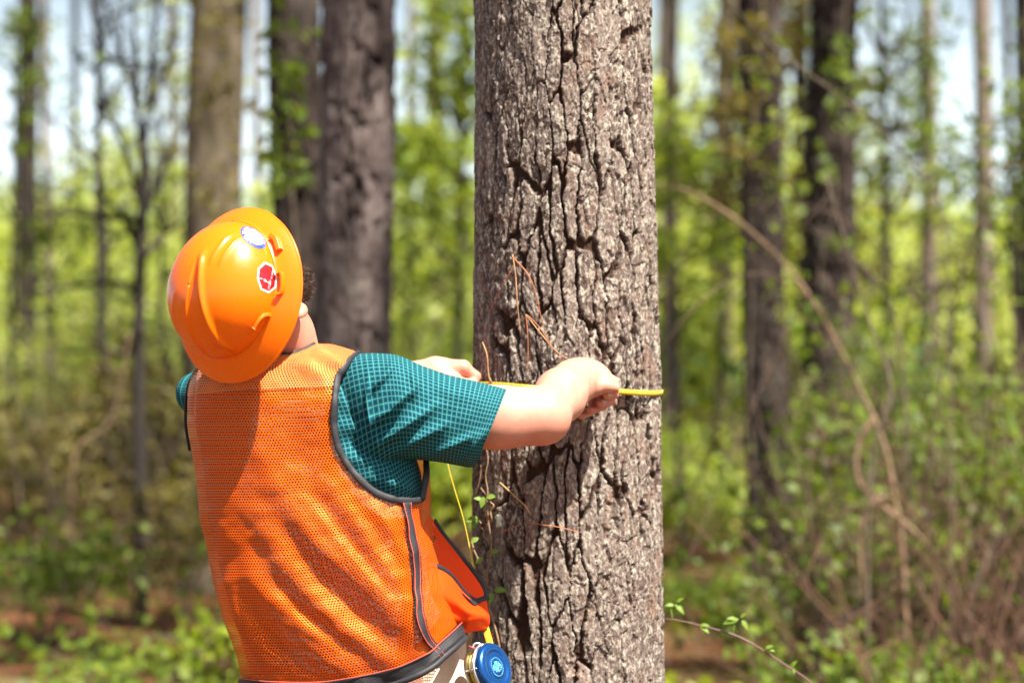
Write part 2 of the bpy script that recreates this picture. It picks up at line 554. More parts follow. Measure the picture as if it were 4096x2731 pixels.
def mesh_fabric(name, col, hole=.30, pitch=.0054):
    m = M(name)
    uvn = m.n("TexCoord").outputs["UV"]
    s = m.n("SeparateXYZ", Vector=uvn)
    x = m.math('DIVIDE', s.outputs[0], pitch); y = m.math('DIVIDE', s.outputs[1], pitch * .866)
    def lat(o):
        fx = m.math('SUBTRACT', m.math('FRACT', m.math('ADD', x, o)), .5)
        fy = m.math('MULTIPLY', m.math('SUBTRACT', m.math('FRACT', m.math('ADD', m.math('MULTIPLY', y, .5), o)), .5), 1.732)
        return m.math('SQRT', m.math('ADD', m.math('MULTIPLY', fx, fx), m.math('MULTIPLY', fy, fy)))
    d = m.math('MINIMUM', lat(0.0), lat(.5))
    hol = m.math('LESS_THAN', d, hole)
    m.p(Base_Color=m.mix(m.noise(m.coord("UV"), 30), tuple(c * .93 for c in col), col), Roughness=.40)
    m.b.inputs["Specular IOR Level"].default_value = .7
    m.b.inputs["Specular Tint"].default_value = (1, .85, .22, 1)
    m.b.inputs["Sheen Weight"].default_value = .12
    m.b.inputs["Sheen Roughness"].default_value = .45
    m.b.inputs["Sheen Tint"].default_value = (1, .62, .12, 1)
    m.set(m.b, "Normal", m.n("Bump", Height=m.math('MINIMUM', d, .5), Strength=.45, Distance=.003).outputs[0])
    tr = m.n("BsdfTranslucent", Color=(*col, 1))
    f1 = m.n("MixShader", Fac=.18, i1=m.b.outputs[0], i2=tr.outputs[0])
    tp = m.n("BsdfTransparent")
    f2 = m.n("MixShader", Fac=hol, i1=f1.outputs[0], i2=tp.outputs[0])
    m.t.links.new(f2.outputs[0], m.out.inputs[0])
    return m.m
ORANGE = (.98, .118, .0005)
MAT_MESH = mesh_fabric("orange_mesh", ORANGE, .31)
m = M("orange_cloth")
m.p(Base_Color=m.mix(m.noise(m.coord(), 18), (.93, .060, .002), (.97, .085, .003)), Roughness=.6)
m.b.inputs["Specular IOR Level"].default_value = .2
tr = m.n("BsdfTranslucent", Color=(.95, .10, .012, 1))
m.t.links.new(m.n("MixShader", Fac=.22, i1=m.b.outputs[0], i2=tr.outputs[0]).outputs[0], m.out.inputs[0])
MAT_ORANGE = m.m
MAT_BLACK = plain("black_binding", (.016, .016, .020), .6, var=.3, scale=300, bump=.4)
m = M("black_webbing")
s = m.n("SeparateXYZ", Vector=m.n("TexCoord").outputs["UV"])
wv = m.math('MULTIPLY', m.math('SINE', m.math('MULTIPLY', s.outputs[0], 2400)), m.math('SINE', m.math('MULTIPLY', s.outputs[1], 1800)))
m.p(Base_Color=m.ramp(wv, [(.3, (.012, .012, .016)), (.9, (.06, .06, .07))]), Roughness=.55)
m.bump(wv, .6, .001)
MAT_WEB = m.m
MAT_STITCH = plain("orange_thread", (.75, .10, .06), .7)
MAT_TROUSER = plain("beige_cotton", (.58, .47, .35), .85, var=.08, scale=120, bump=.3)
MAT_BOOT = plain("brown_leather", (.10, .055, .03), .5)
m = M("hat_plastic")
c = m.coord("Object")
col = m.mix(m.noise(c, 12, 3), (.92, .150, .0008), (.95, .168, .0008))
col = m.mix(m.math('MULTIPLY', m.ramp(m.noise(m.coord("Object", (1, 1, .2)), 95, 5, .7), [(.60, (0, 0, 0)), (.72, (1, 1, 1))]), .30), col, (.42, .09, .01))
m.p(Base_Color=col, Roughness=m.ramp(m.noise(c, 60, 5, .7), [(.35, (.24,) * 3), (.7, (.36,) * 3)]))
m.b.inputs["Subsurface Weight"].default_value = .0
m.b.inputs["Specular IOR Level"].default_value = .42
m.bump(m.noise(m.coord("Object", (1, 1, 1)), 230, 4, .7), .06, .0006)
MAT_HAT = m.m
MAT_HAIR = plain("brown_hair", (.055, .026, .016), .5, var=.5, scale=400, bump=0)
MAT_WHITE = plain("white_vinyl", (.82, .82, .82), .4, var=.03, bump=0)
MAT_BLUEV = plain("blue_vinyl", (.015, .045, .24), .4, var=.1, bump=0)
m = M("red_vinyl")
sc = m.ramp(m.noise(m.coord("Object", (40, 200, 60)), 3, 4, .7), [(.66, (0, 0, 0)), (.70, (1, 1, 1))])
m.p(Base_Color=m.mix(sc, (.42, .006, .008), (.65, .42, .40)), Roughness=.35)
MAT_REDV = m.m
MAT_NAVY = plain("navy_ink", (.03, .02, .10), .5, bump=0)
MAT_SILVER = plain("brushed_aluminium", (.62, .62, .62), .33, 1.0, var=.12, scale=200, bump=.1)
m = M("blue_anodised")
m.p(Base_Color=m.mix(m.ramp(m.noise(m.coord(), 70, 5, .7), [(.62, (0, 0, 0)), (.70, (1, 1, 1))]), (.002, .062, .23), (.04, .12, .22)), Roughness=.30, Metallic=.55)
m.b.inputs["Coat Weight"].default_value = .3
MAT_BLUE = m.m
MAT_EMB = plain("worn_blue_embossing", (.10, .38, .62), .4, .4, var=.3, scale=300)
m = M("yellow_tape")
s = m.n("SeparateXYZ", Vector=m.n("TexCoord").outputs["UV"])
def ticks(pitch, w, vmax):
    f = m.math('FRACT', m.math('DIVIDE', s.outputs[0], pitch))
    return m.math('MULTIPLY', m.math('LESS_THAN', f, w), m.math('LESS_THAN', s.outputs[1], vmax))
tk = m.math('MAXIMUM', ticks(.00399, .13, .0042), ticks(.0399, .03, .02))
# figures read as small dark blocks in the middle of each division
fig = m.math('MULTIPLY', band(m, s.outputs[0], .0133, .42, .58), band(m, s.outputs[1], .0125, .40, .72))
col = m.mix(m.math('MULTIPLY', m.math('MAXIMUM', tk, m.math('MULTIPLY', fig, .6)), .8), (.52, .37, .03), (.05, .035, .01))
col = m.mix(m.math('MULTIPLY', m.noise(m.coord(), 60, 4), .35), col, (.52, .36, .03))
m.p(Base_Color=col, Roughness=.4)
MAT_TAPE = m.m

# ------------------------------------------------------------------ text as thin raised mesh
def text_mesh(name, s, origin, xd, yd, size, mat, parent, project=None, depth=.0002, shear=0.0):
    cu = bpy.data.curves.new(name, 'FONT')
    cu.body = s; cu.size = size; cu.resolution_u = 2; cu.shear = shear
    ob = bpy.data.objects.new(name, cu); C.objects.link(ob)
    dg = bpy.context.evaluated_depsgraph_get()
    me = bpy.data.meshes.new_from_object(ob.evaluated_get(dg))
    bpy.data.objects.remove(ob); bpy.data.curves.remove(cu)
    n = len(me.vertices)
    co = np.empty(n * 3, np.float32); me.vertices.foreach_get("co", co); co = co.reshape(-1, 3)
    W = np.asarray(origin) + co[:, :1] * np.asarray(xd) + co[:, 1:2] * np.asarray(yd)
    if project is not None: W = project(W)
    me.vertices.foreach_set("co", W.astype(np.float32).ravel())
    me.materials.clear(); me.materials.append(mat)
    o = bpy.data.objects.new(name, me); C.objects.link(o)
    return put(o, parent)

# ------------------------------------------------------------------ torso rings (in pixels of the photograph, at their real distance)
KY = np.array([1372, 1385, 1400, 1420, 1460, 1520, 1600, 1700, 1800, 1900, 2000, 2100, 2250, 2400, 2550, 2731, 2900, 3050.])
KL = np.array([1150, 1090, 1010, 900, 800, 768, 756, 754, 768, 786, 800, 816, 846, 890, 937, 984, 1010, 1020.])
KR = np.array([1300, 1345, 1400, 1440, 1470, 1510, 1570, 1640, 1690, 1714, 1720, 1720, 1748, 1792, 1840, 1884, 1900, 1900.])
KB = np.array([.022, .038, .054, .070, .094, .118, .140, .152, .158, .162, .164, .164, .165, .166, .166, .166, .166, .166])
KC = np.array([4.228, 4.232, 4.238, 4.245, 4.258, 4.272, 4.284, 4.292, 4.297, 4.300, 4.302, 4.304, 4.308, 4.312, 4.316, 4.320, 4.325, 4.33])
_yy = np.arange(1372, 3051, 2.0)
def _tab(k):
    t = np.interp(_yy, KY, k)
    w = np.exp(-.5 * (np.arange(-20, 21) / 8.) ** 2); w /= w.sum()
    s = np.convolve(np.concatenate((np.full(20, t[0]), t, np.full(20, t[-1]))), w, 'valid')
    e = sstep(0, 70, _yy - 1372)
    return t * (1 - e) + s * e
TL, TR_, TB, TC_ = _tab(KL), _tab(KR), _tab(KB), _tab(KC)
SLOPE = -.06

VEST_FOLDS = [
    ([(1130, 1960), (1290, 2190), (1490, 2400), (1700, 2660)], 30, .0125),
    ([(1330, 1960), (1470, 2190), (1590, 2380), (1690, 2600)], 26, .0120),
    ([(1030, 2060), (1190, 2310), (1410, 2540), (1640, 2700)], 30, .0120),
    ([(970, 2180), (1110, 2430), (1290, 2610), (1450, 2720)], 28, .0100),
    ([(945, 2330), (1030, 2550), (1120, 2700)], 24, .0085),
    ([(1450, 1990), (1560, 2150), (1645, 2370)], 22, .0085),
    ([(1560, 2010), (1610, 2110), (1650, 2230)], 16, .005),
    ([(1230, 2000), (1400, 2230), (1560, 2440)], 16, .006),
    ([(1090, 2350), (1230, 2500), (1420, 2650)], 14, .005),
    ([(880, 2050), (930, 2350), (1010, 2650)], 26, .006),
    ([(1000, 1640), (1060, 1850), (1080, 2000)], 40, .004),
    ([(1180, 1650), (1300, 1600), (1340, 1580)], 30, .004),
    ([(1240, 1390), (1330, 1440), (1360, 1500)], 18, .006),
    ([(1150, 1430), (1250, 1480), (1330, 1530)], 20, .004),
]
def ridge_field(folds, px, py):
    out = np.zeros(px.shape)
    for pl, w, a in folds:
        q = cr(pl, 24)
        best = np.full(px.shape, 1e9); tt = np.zeros(px.shape)
        for i in range(23):
            ab = q[i + 1] - q[i]; L = ab @ ab
            t = np.clip(((px - q[i, 0]) * ab[0] + (py - q[i, 1]) * ab[1]) / L, 0, 1)
            d = (px - q[i, 0] - t * ab[0]) ** 2 + (py - q[i, 1] - t * ab[1]) ** 2
            s = d < best
            best = np.where(s, d, best); tt = np.where(s, (i + t) / 23., tt)
        out += a * np.exp(-best / (2 * w * w)) * np.sin(np.pi * np.clip(tt, .04, .96)) ** .6
    return out

def torso(y, th, off=0., folds=None):
    """world points of the torso surface; off in metres outward"""
    y = np.asarray(y, float); th = np.asarray(th, float)
    y, th = np.broadcast_arrays(y, th)
    L, Rr, b, yc = (np.interp(y, _yy, t) for t in (TL, TR_, TB, TC_))
    c = (L + Rr) / 2; a = (Rr - L) / 2
    if folds is not None:
        px0 = c + a * np.sin(th)
        f = ridge_field([(a_, w_ * 1.35, h_) for a_, w_, h_ in folds], px0, y) + .006 * (fbm(px0 / 130, y / 130, 5, 3) - .5)
        off = off + f * sstep(-.35, .15, np.cos(th)) * 1.75
    aa = a + off / 4.25 * FPX
    px = c + aa * np.sin(th)
    sq = np.sign(np.cos(th)) * np.clip(1 - np.abs(np.sin(th)) ** 2.7, 0, 1) ** (1 / 2.7)
    Y = yc + SLOPE * (px - c) / FPX * yc - (b + off) * sq
    return PV(px, y, Y)

def on_torso(px, py, off=.006, folds=None):
    """points on the camera side of the torso that project to the given pixels"""
    px = np.asarray(px, float); py = np.asarray(py, float)
    L, Rr, b, yc = (np.interp(py, _yy, t) for t in (TL, TR_, TB, TC_))
    c = (L + Rr) / 2; a = (Rr - L) / 2 + off / 4.25 * FPX
    th = np.arcsin(np.clip((px - c) / a, -1, 1))
    return torso(py, th, off, folds)

# ------------------------------------------------------------------ the worker
worker = thing("person", (-.27, 4.38, 0), "man leaning back in orange vest, hands holding a tape against the pine trunk", "person")

# hat frame
HO = P(951, 1179, 4.13)
HN = norm(np.array((-.59, -.80, .12)))
HF = np.array((.2, 0., .98)); HF = norm(HF - HN * (HF @ HN))
HR = np.cross(HF, HN)
def H(x, y, z): return HO + x * HR + y * HF + z * HN

b = SDF((-.62, 3.93, .80), (.20, 4.74, 1.86), .0029)
# skull, face
b.ell(H(0, -.012, -.012), (HR, HF, HN), (.070, .096, .090), .01)
b.ell(H(-.006, .02, -.075), (HR, HF, HN), (.054, .055, .072), .03)
b.ell(H(-.012, .050, -.100), (HR, HF, HN), (.034, .030, .028), .03)          # chin
b.cone(H(0, .092, -.045), H(0, .112, -.080), .011, .016, .012)           # nose
for s in (-1, 1):
    b.ell(H(.03 * s, .088, -.045), (HR, HF, HN), (.014, .012, .010), .004, sub=True)
    b.ell(H(.03 * s, .080, -.046), (HR, HF, HN), (.013, .012, .012), .002)   # eye
    b.ell(H(.03 * s, .090, -.028), (HR, HF, HN), (.024, .010, .007), .008)   # brow
    b.ell(H(.036 * s, .055, -.085), (HR, HF, HN), (.016, .018, .02), .02)     # cheek
    ew = norm(HR * s * .55 - HF * .85); en = np.cross(ew, HN) * (1 if s < 0 else -1)
    ec = H(.080 * s, -.004, -.059)
    b.ell(ec, (ew, en, HN), (.0185, .0085, .030), .005)                       # ear
    b.ell(ec - HN * .020 - ew * .002, (ew, en, HN), (.011, .008, .012), .006)   # lobe
    b.ell(ec + en * .0085 + ew * .001, (ew, en, HN), (.0095, .0065, .016), .003, sub=True)
b.ell(H(0, .098, -.096), (HR, HF, HN), (.025, .008, .004), .004, sub=True)  # mouth
b.ell(H(0, .095, -.103), (HR, HF, HN), (.02, .008, .006), .004)
# neck
b.chain([H(-.008, -.02, -.07), P(1128, 1330, 4.23), P(1140, 1450, 4.26)], [.058, .050, .060], .02)
b.cone(P(1160, 1290, 4.19), P(1190, 1400, 4.215), .026, .032, .03)
# trunk of the body
b.chain([P(1170, 1565, 4.285), P(1230, 1800, 4.30), P(1350, 2300, 4.31), P(1430, 2750, 4.32)], [.065, .125, .135, .14], .04)
b.cone(P(880, 1590, 4.36), P(1420, 1620, 4.26), .045, .050, .03)
# right arm
el = P(2165, 1662, 4.262)
b.cone(P(1460, 1640, 4.23), el, .052, .0462, .02)
b.ell(P(1985, 1672, 4.235), ((1, 0, 0), (0, 1, 0), (0, 0, 1)), (.09, .05, .056), .02)
b.ell(P(2205, 1690, 4.25), ((1, 0, 0), (0, 1, 0), (0, 0, 1)), (.020, .022, .022), .02)   # elbow
wr = P(2306, 1523, 4.475)
fm = P(2240, 1588, 4.36)
b.chain([el, fm, P(2290, 1535, 4.45), wr], [.0445, .0405, .0350, .0325], .03)
b.cone(P(2245, 1560, 4.37), P(2335, 1494, 4.485), .033, .023, .03)
HY = 4.485
q = lambda px, py, d: P(px, py, HY + d * .001)
# palm
mcp = [q(2412, 1512, -4), q(2390, 1492, 12), q(2362, 1476, 28), q(2336, 1468, 42)]
for k, r in zip(mcp, (.0165, .0165, .0155, .0145)):
    b.cone(wr, k, .027, r, .02)
b.ell(q(2355, 1525, -4), (norm((1, .1, .12)), (0, 1, 0), (0, 0, 1)), (.036, .022, .028), .015)
for k in mcp: b.ell(k + np.array((0, -.003, .0105)), ((1, 0, 0), (0, 1, 0), (0, 0, 1)), (.0085, .009, .0075), .006)   # knuckles
# fingers
fing = [([mcp[0], q(2466, 1535, 6), q(2462, 1572, 4), q(2428, 1582, -7)], (.0135, .0115, .0100, .0085)),
        ([mcp[1], q(2444, 1524, 30), q(2444, 1600, 24), q(2402, 1614, 2)], (.0135, .0115, .0100, .0085)),
        ([mcp[2], q(2412, 1518, 48), q(2410, 1622, 38), q(2362, 1640, 14)], (.0128, .0110, .0095, .0085)),
        ([mcp[3], q(2376, 1520, 60), q(2370, 1640, 46), q(2325, 1662, 26)], (.0118, .0100, .0088, .0078))]
for pts, rad in fing: b.chain(pts, rad, .0035)
# thumb along the near side
b.chain([q(2325, 1552, -16), q(2376, 1546, -24), q(2425, 1542, -24), q(2462, 1550, -14)], (.0215, .0175, .0125, .0095), .006)
# left arm, mostly hidden
le = P(1250, 1650, 4.60); lw = P(1745, 1494, 4.625)
b.cone(P(870, 1580, 4.37), le, .056, .046, .02)
b.chain([le, P(1500, 1560, 4.62), lw], [.046, .044, .031], .02)
HY = 4.625
lm = [q(1852, 1470, -16), q(1850, 1478, 2), q(1842, 1488, 18), q(1832, 1498, 32)]
for k, r in zip(lm, (.0155, .016, .0155, .0145)): b.cone(lw, k, .026, r, .012)
for k, rr_, dl in zip(lm, (.0128, .0130, .0122, .0112), (0, 1, 2, 3)):
    kx = q(1902 - dl * 6, 1506 + dl * 6, -10 + dl * 14)
    b.chain([k, kx, q(1886 - dl * 5, 1548 + dl * 4, -12 + dl * 13), q(1850 - dl * 4, 1556 + dl * 4, -14 + dl * 10)], (rr_, rr_ - .002, rr_ - .003, rr_ - .0045), .0035)
b.chain([q(1775, 1512, -22), q(1825, 1535, -34), q(1866, 1540, -30), q(1892, 1535, -22)], (.02, .016, .012, .0095), .006)
V, Q = b.mesh(2)
rud = np.zeros(len(V))
for p_, r_, k_ in ((P(1150, 1340, 4.22), .075, 1.0), (P(2215, 1690, 4.24), .030, .9), (P(2110, 1730, 4.22), .05, .5), (P(2440, 1545, 4.485), .020, .6), (P(2380, 1620, 4.50), .03, 1.0), (P(1200, 1240, 4.10), .03, .9), (P(1890, 1520, 4.62), .03, .6)):
    rud = np.maximum(rud, k_ * np.exp(-((V - p_) ** 2).sum(1) / r_ ** 2))
rud *= .6 + .8 * fbm(V[:, 0] * 55, V[:, 2] * 55 + V[:, 1] * 30, 90, 3)
body = mk("body", V, Q, MAT_SKIN, worker, attrs={"ruddy": np.clip(rud, 0, 1)})
# fine hair along the near forearm
rng = np.random.default_rng(31)
ax_ = np.stack((el, fm, wr)); dd_ = np.min([((V - (el * (1 - t_) + wr * t_)) ** 2).sum(1) for t_ in np.linspace(.0, .95, 12)], 0)
pick = rng.choice(np.nonzero(dd_ < .055 ** 2)[0], 1500)
nrm_ = np.array([body.data.vertices[int(i_)].normal[:] for i_ in pick])
dr_ = norm(nrm_ * .55 + norm(wr - el) * .8 + rng.normal(size=(1500, 3)) * .35); sd_ = norm(np.cross(dr_, rng.normal(size=(1500, 3)))) * .00009
p0_ = V[pick]; ln_ = rng.uniform(.004, .010, 1500)[:, None]
HAIRARM = np.stack((p0_ - sd_, p0_ + sd_, p0_ + dr_ * ln_), 1).reshape(-1, 3)
del b
mk("arm_hair", HAIRARM, np.arange(4500).reshape(-1, 3), plain("brown_arm_hair", (.20, .10, .05), .5, bump=0), worker)

# nails on the tips that show under and beside the hand
MAT_NAIL = plain("fingernail", (.66, .36, .29), .3, var=.05, bump=0)
def q2(px, py, d): return P(px, py, 4.485 + d * .001)
for tip_, dir_, rr_ in ((q2(2432, 1582, -7), q2(2428, 1584, -7) - q2(2462, 1572, 4), .0085), (q2(2406, 1612, 2), q2(2402, 1614, 2) - q2(2444, 1600, 24), .0085)):
    ax_n = norm(dir_); nn_n = norm(np.array((.0, -.9, .35)) - ax_n * (np.array((.0, -.9, .35)) @ ax_n)); sd_n = np.cross(ax_n, nn_n)
    tu, tv = np.meshgrid(np.linspace(-1, 1, 9), np.linspace(-1, 1, 7), indexing='ij')
    Gn = tip_ + nn_n * (rr_ * .98 * np.cos(tv * .62))[..., None] + sd_n * (rr_ * np.sin(tv * .62))[..., None] + ax_n * (tu * .0052 * (1 - .15 * tv ** 2))[..., None]
    sheet("fingernail", Gn, MAT_NAIL, worker, .0007)
# hair: base cap and short strands at the temple
hb = SDF(HO - .16, HO + .16, .004)
hb.ell(H(0, -.010, -.022), (HR, HF, HN), (.083, .104, .092), .008)
hb.ell(H(.0600, .034, -.066), (HR, HF, HN), (.0175, .040, .046), .012)
hb.ell(H(-.069, .040, -.062), (HR, HF, HN), (.017, .034, .046), .012)
hb.ell(H(0, .105, -.06), (HR, HF, HN), (.055, .05, .05), .01, sub=True)
V, Q = hb.mesh(1)
rng = np.random.default_rng(4)
parts = [(V, [Q])]
st = norm(rng.normal(size=(5200, 3)))
pc = np.array([H(.0600, .034, -.066)]); ex = np.stack((HR, HF, HN))
pts = pc + (st * (.0170, .038, .046)) @ ex
dirs = norm((st / (.0165, .034, .046)) @ ex + rng.normal(size=(5200, 3)) * 24)
ln = rng.uniform(.004, .011, 5200)[:, None]
sidev = norm(np.cross(dirs, rng.normal(size=(5200, 3)))) * .00038
tip = pts + dirs * ln + HF * ln * .2
parts.append((np.stack((pts - sidev, pts + sidev, tip), 1).reshape(-1, 3), [np.arange(5200 * 3).reshape(-1, 3)]))
V, F = merge(parts)
mk("hair", V, F, MAT_HAIR, worker)

# trousers and boots
t = SDF((-.56, 4.08, .02), (-.02, 4.72, 1.0), .007)
pc = P(1462, 2760, 4.38)
t.ell(pc, ((1, 0, 0), (0, 1, 0), (0, 0, 1)), (.184, .158, .15), .03)
t.ell(pc + (.0, 0, .08), ((1, 0, 0), (0, 1, 0), (0, 0, 1)), (.183, .155, .11), .02)
for s, fx, fy in ((-1, -.36, 4.47), (1, -.20, 4.33)):
    t.chain([pc + (.085 * s, -.03 * s, -.02), np.array((fx, fy, .50)), np.array((fx - .01, fy, .10))], [.102, .078, .066], .04)
V, Q = t.mesh(2)
trousers = mk("trousers", V, Q, MAT_TROUSER, worker)
for fx, fy in ((-.36, 4.47), (-.20, 4.33)):
    t = SDF((fx - .14, fy - .14, -.02), (fx + .26, fy + .20, .22), .006)
    t.cone((fx - .01, fy, .20), (fx - .02, fy, .06), .05, .045, .02)
    t.chain([(fx - .05, fy - .03, .042), (fx + .08, fy + .06, .045), (fx + .16, fy + .11, .036)], [.042, .046, .036], .02)
    V, Q = t.mesh(1)
    V[:, 2] = np.maximum(V[:, 2], .002)
    mk("boot", V, Q, MAT_BOOT, worker)

# ------------------------------------------------------------------ shirt
def ring_uv(G, offx=0):
    u = np.concatenate((np.zeros((G.shape[0], 1)), np.cumsum(np.linalg.norm(np.diff(G, axis=1), axis=2), axis=1)), 1)
    v = np.concatenate((np.zeros((1, G.shape[1])), np.cumsum(np.linalg.norm(np.diff(G, axis=0), axis=2), axis=0)), 0)
    mid = G.shape[1] // 2
    return np.stack((u - u[:, mid:mid + 1], np.repeat(v[:, mid:mid + 1], G.shape[1], 1)), -1)

ys = np.concatenate((np.linspace(1373, 1460, 22), np.linspace(1466, 2720, 150)))
th = np.linspace(-np.pi, np.pi, 181)
SHIRT_FOLDS = [([(1340, 1700), (1480, 1720), (1600, 1800)], 22, .008), ([(1360, 1830), (1450, 1840), (1600, 1900)], 20, .008),
               ([(1430, 1900), (1560, 1930), (1680, 1960)], 18, .007), ([(1340, 1560), (1420, 1640), (1500, 1660)], 18, .005)]
yb = np.interp(np.sin(th), [-1, .2, .7, 1], [2700, 2690, 2560, 2440])
G = torso(1373 + (ys[:, None] - 1373) * ((yb - 1373) / (ys[-1] - 1373))[None, :], th[None, :], -.012, SHIRT_FOLDS)
shirt = mk("shirt", G.reshape(-1, 3), grid_faces(*G.shape[:2]), MAT_SHIRT, worker, uv=ring_uv(G).reshape(-1, 2))

SL = [((1340, 1440), (1430, 1960), 4.235, .085), ((1430, 1416), (1500, 1905), 4.215, .092), ((1530, 1413), (1580, 1850), 4.205, .092), ((1600, 1424), (1645, 1838), 4.20, .089),
      ((1690, 1462), (1705, 1842), 4.205, .085), ((1790, 1497), (1765, 1849), 4.21, .082), ((1890, 1521), (1825, 1860), 4.215, .079),
      ((1965, 1540), (1868, 1868), 4.22, .077), ((2028, 1556), (1900, 1869), 4.225, .076)]
kk = cr([(*a, *b_, y, r) for a, b_, y, r in SL], 120)
ph = np.linspace(-np.pi, np.pi, 121)
top = kk[:, None, 0:2]; bot = kk[:, None, 2:4]
mid = (top + bot) / 2; hv = (top - bot) / 2
Yc = kk[:, None, 4]; rb = kk[:, None, 5]
sx = np.sign(np.sin(ph)) * np.abs(np.sin(ph)) ** .9
cxp = np.sign(np.cos(ph)) * np.abs(np.cos(ph)) ** .9
SLEEVE_FOLDS = [([(1470, 1700), (1560, 1640), (1660, 1540)], 12, .015), ([(1500, 1790), (1600, 1720), (1740, 1620)], 12, .014),
                ([(1480, 1560), (1540, 1500), (1590, 1430)], 10, .011), ([(1560, 1830), (1640, 1780), (1780, 1700)], 12, .012),
                ([(1640, 1460), (1660, 1540), (1650, 1600)], 10, .008), ([(1700, 1840), (1800, 1790), (1900, 1740)], 12, .010),
                ([(1740, 1500), (1800, 1560), (1900, 1590)], 20, .005), ([(1850, 1850), (1900, 1780), (1960, 1700)], 12, .007),
                ([(1475, 1450), (1470, 1640), (1525, 1840)], 7, .005)]
pxy = mid + hv * cxp[None, :, None]
px_, py_ = pxy[..., 0], pxy[..., 1]
front = sstep(-.2, .3, sx)[None, :]
fd = (1.6 * ridge_field(SLEEVE_FOLDS, px_, py_) - .007 + .005 * (fbm(px_ / 60, py_ / 60, 9, 3) - .5)) * front
Yv = Yc - (rb + fd) * sx[None, :]
G = PV(px_, py_, Yv)
uv = np.stack((np.repeat((np.linspace(0, 1, 120) * .30)[:, None], 121, 1), np.repeat(((ph / np.pi) * .245)[None, :], 120, 0)), -1)
# hem turned back inside
Gi = G[-1:] * 1.0; cen = G[-1].mean(0)
inner = np.stack([cen + (G[-1 - 2 * i] - G[-1 - 2 * i].mean(0)) * .965 + (G[-1 - 2 * i].mean(0) - cen) for i in range(0, 14)])
GG = np.concatenate((G, inner)); UU = np.concatenate((uv, uv[-1 - 2 * np.arange(14)]))
sleeve = mk("sleeve", GG.reshape(-1, 3), grid_faces(*GG.shape[:2]), MAT_SHIRT, shirt, uv=UU.reshape(-1, 2))
# hem stitch line of the cuff is a slightly raised band
hb_ = G[-16:-14].copy()
# left sleeve
ls = np.array([P(756, 1578, 4.375), P(766, 1574, 4.375), P(812, 1578, 4.37), P(1000, 1610, 4.45), P(1160, 1640, 4.56)])
V, F = tube_arrays(cr(ls, 40), cr(np.array([[.010], [.030], [.046], [.066], [.066]]), 40)[:, 0], 40)
nn = 40 * 40
uvl = np.stack(np.meshgrid(np.linspace(0, .3, 40), np.linspace(0, .42, 40), indexing='ij'), -1).reshape(-1, 2)
uvl = np.vstack((uvl, [[0, 0], [.3, 0]]))
mk("sleeve", V, F, MAT_SHIRT, shirt, uv=uvl)
# collar: folded band round the neck
cpts = np.array([P(1075, 1408, 4.225), P(1140, 1415, 4.200), P(1210, 1398, 4.195), P(1262, 1376, 4.22), P(1268, 1362, 4.27), P(1180, 1345, 4.31), P(1095, 1375, 4.28), P(1075, 1408, 4.225)])
cp = cr(cpts, 60)
cp = cp + (-.004, 0, -.010)
G = np.stack((cp + (0, 0, -.012), cp + (0, 0, .004), cp + (0, 0, .008) + (cp - cp.mean(0)) * .01, cp + (0, 0, .009) + (cp - cp.mean(0)) * .03, cp + (0, 0, .002) + (cp - cp.mean(0)) * .06, cp + (0, 0, -.016) + (cp - cp.mean(0)) * .09))
G = np.stack([cr(G[:, j], 16) for j in range(60)], 1)
sheet("collar", G, MAT_SHIRT, shirt, .002)

# ------------------------------------------------------------------ vest
def hem_y(px): return np.interp(px, [900, 1000, 1300, 1480, 1600, 1700, 1790, 1885, 1960], [2722, 2735, 2732, 2702, 2668, 2620, 2565, 2495, 2455])
NT, NR = 300, 330
th = np.linspace(-R(205), R(118), NT)
s = np.linspace(0, 1, NR) ** 1.12
c0 = 1400 + 480 * np.sin(np.clip(th, -np.pi / 2, np.pi / 2))
hy = hem_y(np.interp(np.sin(th), [-1, 1], [980, 1885])); hy = np.where(np.abs(th) > np.pi / 2, np.where(th > 0, 2480, 2725), hy)
Y_ = 1374 + s[:, None] * (hy[None, :] - 1374)
G = torso(Y_, np.repeat(th[None], NR, 0), .003, VEST_FOLDS)
px, py = to_px(G)
ARM = np.array([(1452, 1408), (1398, 1440), (1354, 1490), (1338, 1560), (1333, 1640), (1338, 1720), (1355, 1790), (1388, 1852), (1434, 1912), (1490, 1962), (1550, 1990), (1620, 2003), (1682, 1998), (1698, 1980), (1700, 1900), (1706, 1840), (1712, 1780)])
ARM_S = cr(ARM, 160)
poly = np.vstack((ARM_S, [(2100, 1780), (2100, 1300), (1452, 1380)]))
def inside(poly, x, y):
    r = np.zeros(x.shape, bool); j = len(poly) - 1
    for i in range(len(poly)):
        xi, yi = poly[i]; xj, yj = poly[j]
        c = ((yi > y) != (yj > y)) & (x < (xj - xi) * (y - yi) / (yj - yi + 1e-12) + xi)
        r ^= c; j = i
    return r
f = grid_faces(NR, NT)
ctr = G.reshape(-1, 3)[f].mean(1); fx, fy = to_px(ctr)
nearside = np.repeat((th[:-1] < R(100))[None], NR - 1, 0).reshape(-1) & np.repeat((th[:-1] > -R(60))[None], NR - 1, 0).reshape(-1)
kill = inside(poly, fx, fy) & nearside
# the far arm hole
thf = np.repeat(th[:-1][None], NR - 1, 0).reshape(-1)
kill |= (thf < -R(96)) & (thf > -R(165)) & (fy > 1440) & (fy < 1800)
f = f[~kill]
vest = mk("vest", G.reshape(-1, 3), f, MAT_MESH, worker, uv=ring_uv(G).reshape(-1, 2))

